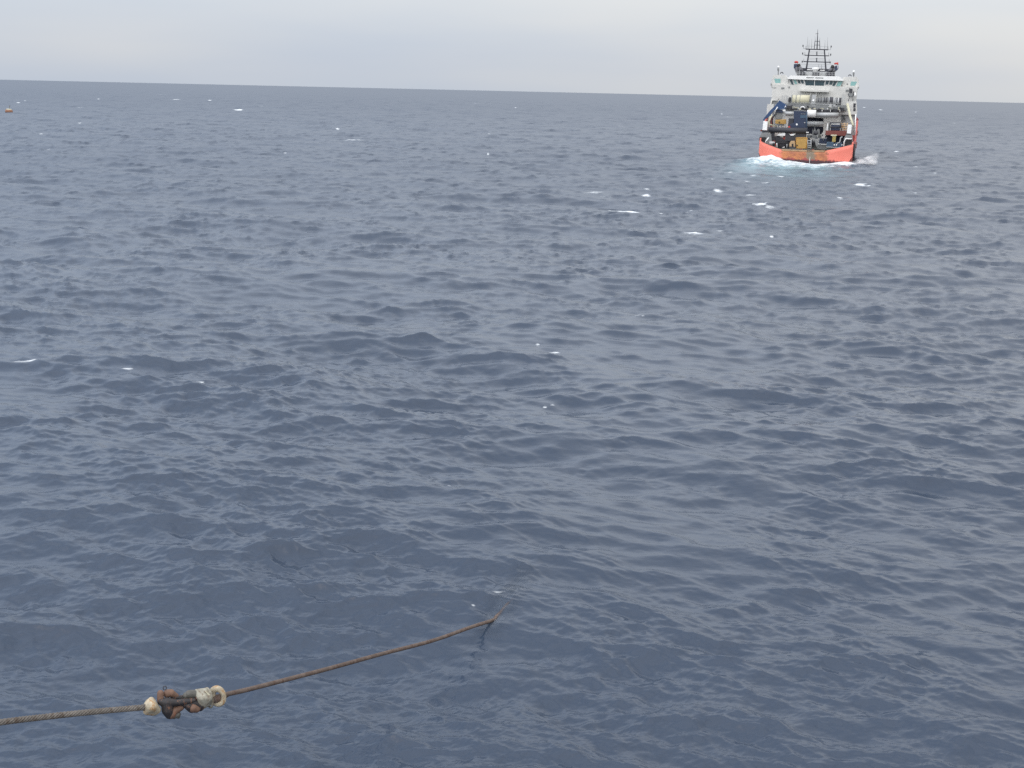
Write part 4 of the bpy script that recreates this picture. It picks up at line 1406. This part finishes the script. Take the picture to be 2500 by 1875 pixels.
pts = [at_depth(px, py, lerp_depth(px)) for px, py in rp]
pts[-1].z -= 0.01
sub = [(1203, 1513, 0.0), (1222, 1496, -0.06), (1236, 1478, -0.085), (1256, 1461, -0.115), (1274, 1446, -0.145), (1294, 1424, -0.185), (1312, 1404, -0.25), (1325, 1390, -0.5)]
fine_ = []
for a, b in zip(sub, sub[1:]):
    for k in range(1, 5):
        t = k / 4
        px, py, dz = (a[i] + (b[i] - a[i]) * t for i in range(3))
        q = at_z(px, py, 0.0)
        for _ in range(3):
            q = at_z(px, py, sea_height(q.x, q.y) + dz)
        fine_.append(q)
for i in range(len(fine_)):
    w = fine_[max(0, i - 1):i + 2]
    pts.append(sum(w, Vector((0, 0, 0))) / len(w))
o = strand_wire('tow_wire', spline(pts, 24), 0.048, 0.28, 6, WIRE_RUST)
tag(o, 'rust brown wire rope running from the shackles down into the sea', 'wire rope', 'wire ropes joined by the shackles')

# forged pieces: hulls of spheres fused into one skin
UNIT = D0 / F / 7.373     # metres per crop pixel at the shackles
CAMX, CAMY_, CAMZ = (CAMR @ Vector(v) for v in ((1, 0, 0), (0, 1, 0), (0, 0, 1)))
PIV = at_depth(*K(1050, 540), D0)


def kp(u, v, w=0.0):     # w towards the camera, in crop units
    d = D0 + (u - 1050) * 0.0006
    return at_depth(*K(u, v), d - w * UNIT)


def forged(name, lumps, mat, parent=None, voxel=0.008, smooth=6, base=None):
    bm = bmesh.new()
    for lump in lumps:
        vs = []
        for (u, v, w, r) in lump:
            c = kp(u, v, w); rr = r * UNIT
            for i in range(9):
                th = math.pi * i / 8
                for k in range(14):
                    ph = 2 * math.pi * k / 14
                    vs.append(bm.verts.new(c + Vector((math.sin(th) * math.cos(ph), math.sin(th) * math.sin(ph), math.cos(th))) * rr))
        g = bmesh.ops.convex_hull(bm, input=vs)
        junk = [e for e in g['geom_interior'] + g['geom_unused'] if isinstance(e, bmesh.types.BMVert)]
        bmesh.ops.delete(bm, geom=list(set(junk)), context='VERTS')
    base = PIV if base is None else base
    for v in bm.verts: v.co -= base
    me = bpy.data.meshes.new(name); bm.to_mesh(me); bm.free()
    me.materials.append(mat)
    o = bpy.data.objects.new(name, me); COL.objects.link(o)
    md = o.modifiers.new('fuse', 'REMESH'); md.mode = 'VOXEL'; md.voxel_size = voxel; md.use_smooth_shade = True
    sm = o.modifiers.new('smooth', 'SMOOTH'); sm.factor = 0.5; sm.iterations = smooth
    if parent is not None: o.parent = parent
    else: o.location = base
    return o


def thing_at(name, label, cat, group=None):
    t = empty(name, Matrix.Translation(PIV)); tag(t, label, cat, group)
    return t


def ring_pts(u, v, ru, rv, w0, wtilt, n=20, rot=0.0):
    out = []
    for i in range(n):
        a = 2 * math.pi * i / n
        x, y = ru * math.cos(a), rv * math.sin(a)
        out.append((u + x * math.cos(rot) - y * math.sin(rot), v + x * math.sin(rot) + y * math.cos(rot), w0 + wtilt * math.cos(a)))
    return out


CHIPPED = paint('chipped cream paint', (0.42, 0.365, 0.265), 0.65, 0.45, 0.70, scale=8.0, rustcol=(0.33, 0.19, 0.08))
CHALK = paint('dirty white paint', (0.33, 0.315, 0.255), 0.65, 0.45, 0.72, scale=8.0, rustcol=(0.15, 0.11, 0.075))
FORGED = paint('dark forged steel', (0.024, 0.022, 0.024), 0.6, 0.4, 0.6, scale=9.0, rustcol=(0.15, 0.075, 0.045))
BROWN = paint('brown rusty steel', (0.165, 0.095, 0.065), 0.7, 0.35, 0.5, scale=6.0, rustcol=(0.20, 0.075, 0.04))
OLIVE = paint('grey green steel', (0.095, 0.092, 0.08), 0.5, 0.3, 0.5, scale=6.0, rustcol=(0.14, 0.09, 0.06))
BAND = paint('red band', (0.22, 0.055, 0.035), 0.6, 0.3, 0.4, scale=6.0)

# 1. socket on the grey wire
s1 = thing_at('wire_socket', 'cream painted wire socket with rust stains, at the end of the grey wire', 'wire socket', 'sockets on the wire ropes')
forged('socket_body', [[(405, 640, 0, 60), (512, 510, 0, 58), (470, 560, 0, 70), (618, 690, 0, 68), (560, 728, 0, 66), (430, 712, 0, 66), (530, 630, 110, 80), (520, 620, -90, 80)]], CHIPPED, s1)
forged('wire_collar', [[(385, 640, 10, 62), (418, 628, 20, 60)]], WIRE_GREY, s1)

# 2. shackle: bow, pin and nut
sh = thing_at('shackle', 'big rusty brown shackle with a thick bolt, next to the cream socket', 'shackle')
forged('bow', [[(690, 540, 10, 66), (790, 560, 30, 100)], [(790, 560, 30, 100), (800, 690, 30, 100)], [(800, 690, 30, 100), (840, 770, 20, 82)],
               [(790, 555, 40, 88), (950, 560, 60, 62)], [(950, 560, 60, 62), (1090, 535, 60, 52), (1280, 515, 60, 50)]], FORGED, sh)
forged('pin', [[(676, 388, -20, 60), (676, 520, -20, 60)]], BROWN, sh)
forged('ear', [[(800, 392, -60, 74), (862, 386, -60, 74)], [(862, 386, -60, 70), (960, 440, -80, 50)]], BROWN, sh)
forged('ear', [[(862, 768, 20, 86), (940, 690, 10, 74)], [(940, 690, 10, 76), (1050, 640, 0, 58)]], BROWN, sh)
forged('nut', [[(920, 795, 0, 58), (985, 768, 0, 58)], [(985, 768, 0, 56), (1000, 820, 0, 30)]], OLIVE, sh)
forged('cotter_ring', [[(*a, 9), (*b, 9)] for a, b in zip(ring_pts(755, 292, 31, 36, -20, 6, 14), ring_pts(755, 292, 31, 36, -20, 6, 14)[1:] + ring_pts(755, 292, 31, 36, -20, 6, 14)[:1])], DARK, sh, voxel=0.005, smooth=2)
# 3. joining link
lk = thing_at('chain_link', 'dark double-eyed joining link between the shackle and the dirty white socket', 'chain link')
forged('upper_eye', [[(1135, 435, -30, 62), (1140, 425, -30, 62)], [(1190, 405, -10, 76), (1310, 400, 0, 78)], [(1310, 400, 0, 78), (1345, 420, 0, 62)]], OLIVE, lk)
forged('link_bar', [[(900, 470, -70, 46), (1110, 465, -70, 44)], [(1060, 560, 20, 60), (1180, 600, 20, 78)], [(1180, 610, 30, 80), (1240, 660, 30, 82)], [(1280, 560, 30, 80), (1400, 600, 30, 84)],
                    [(1390, 560, 30, 70), (1395, 640, 20, 72)]], FORGED, lk)
forged('lower_eye', [[(1265, 650, 60, 86), (1325, 665, 50, 74)]], BROWN, lk)
forged('red_band', [[(1300, 495, 50, 34), (1318, 545, 50, 38)]], BAND, lk)
# 4. barrel-shaped socket on the rusty wire, with its open eye
s2 = thing_at('wire_socket', 'dirty white barrel socket with an open ring, at the end of the rust brown wire', 'wire socket', 'sockets on the wire ropes')
forged('barrel', [[(1330 + 30 * k, 372 + 52 * k, 0, 62) for k in range(4)] + [(1500 + 25 * k, 352 + 62 * k, 0, 64) for k in range(4)] + [(1420, 470, 110, 80), (1420, 470, -110, 80), (1540, 470, 100, 80), (1420, 610, 20, 72)]], CHALK, s2)
bd = []
for a, b in zip(ring_pts(1545, 468, 62, 178, 0, 120, 22, -0.22), ring_pts(1545, 468, 62, 178, 0, 120, 22, -0.22)[1:] + ring_pts(1545, 468, 62, 178, 0, 120, 22, -0.22)[:1]):
    bd.append([(*a, 20), (*b, 20)])
forged('strap', bd, CHALK, s2)
forged('tag', [[(1488, 352, 130, 9), (1568, 436, 150, 11)]], CREAM, s2, voxel=0.005, smooth=1)
ey = []
rp_ = ring_pts(1710, 442, 104, 140, 0, 70, 24, -0.3)
for a, b in zip(rp_, rp_[1:] + rp_[:1]):
    ra = 58 - 10 * math.cos(math.atan2(a[1] - 442, a[0] - 1706))
    ey.append([(*a, ra), (*b, ra)])
forged('eye_ring', ey, CHIPPED, s2)
forged('wire_bulb', [[(1660, 496, -30, 78), (1770, 462, -30, 76)], [(1770, 462, -30, 70), (1890, 402, -40, 46)]], WIRE_RUST, s2)
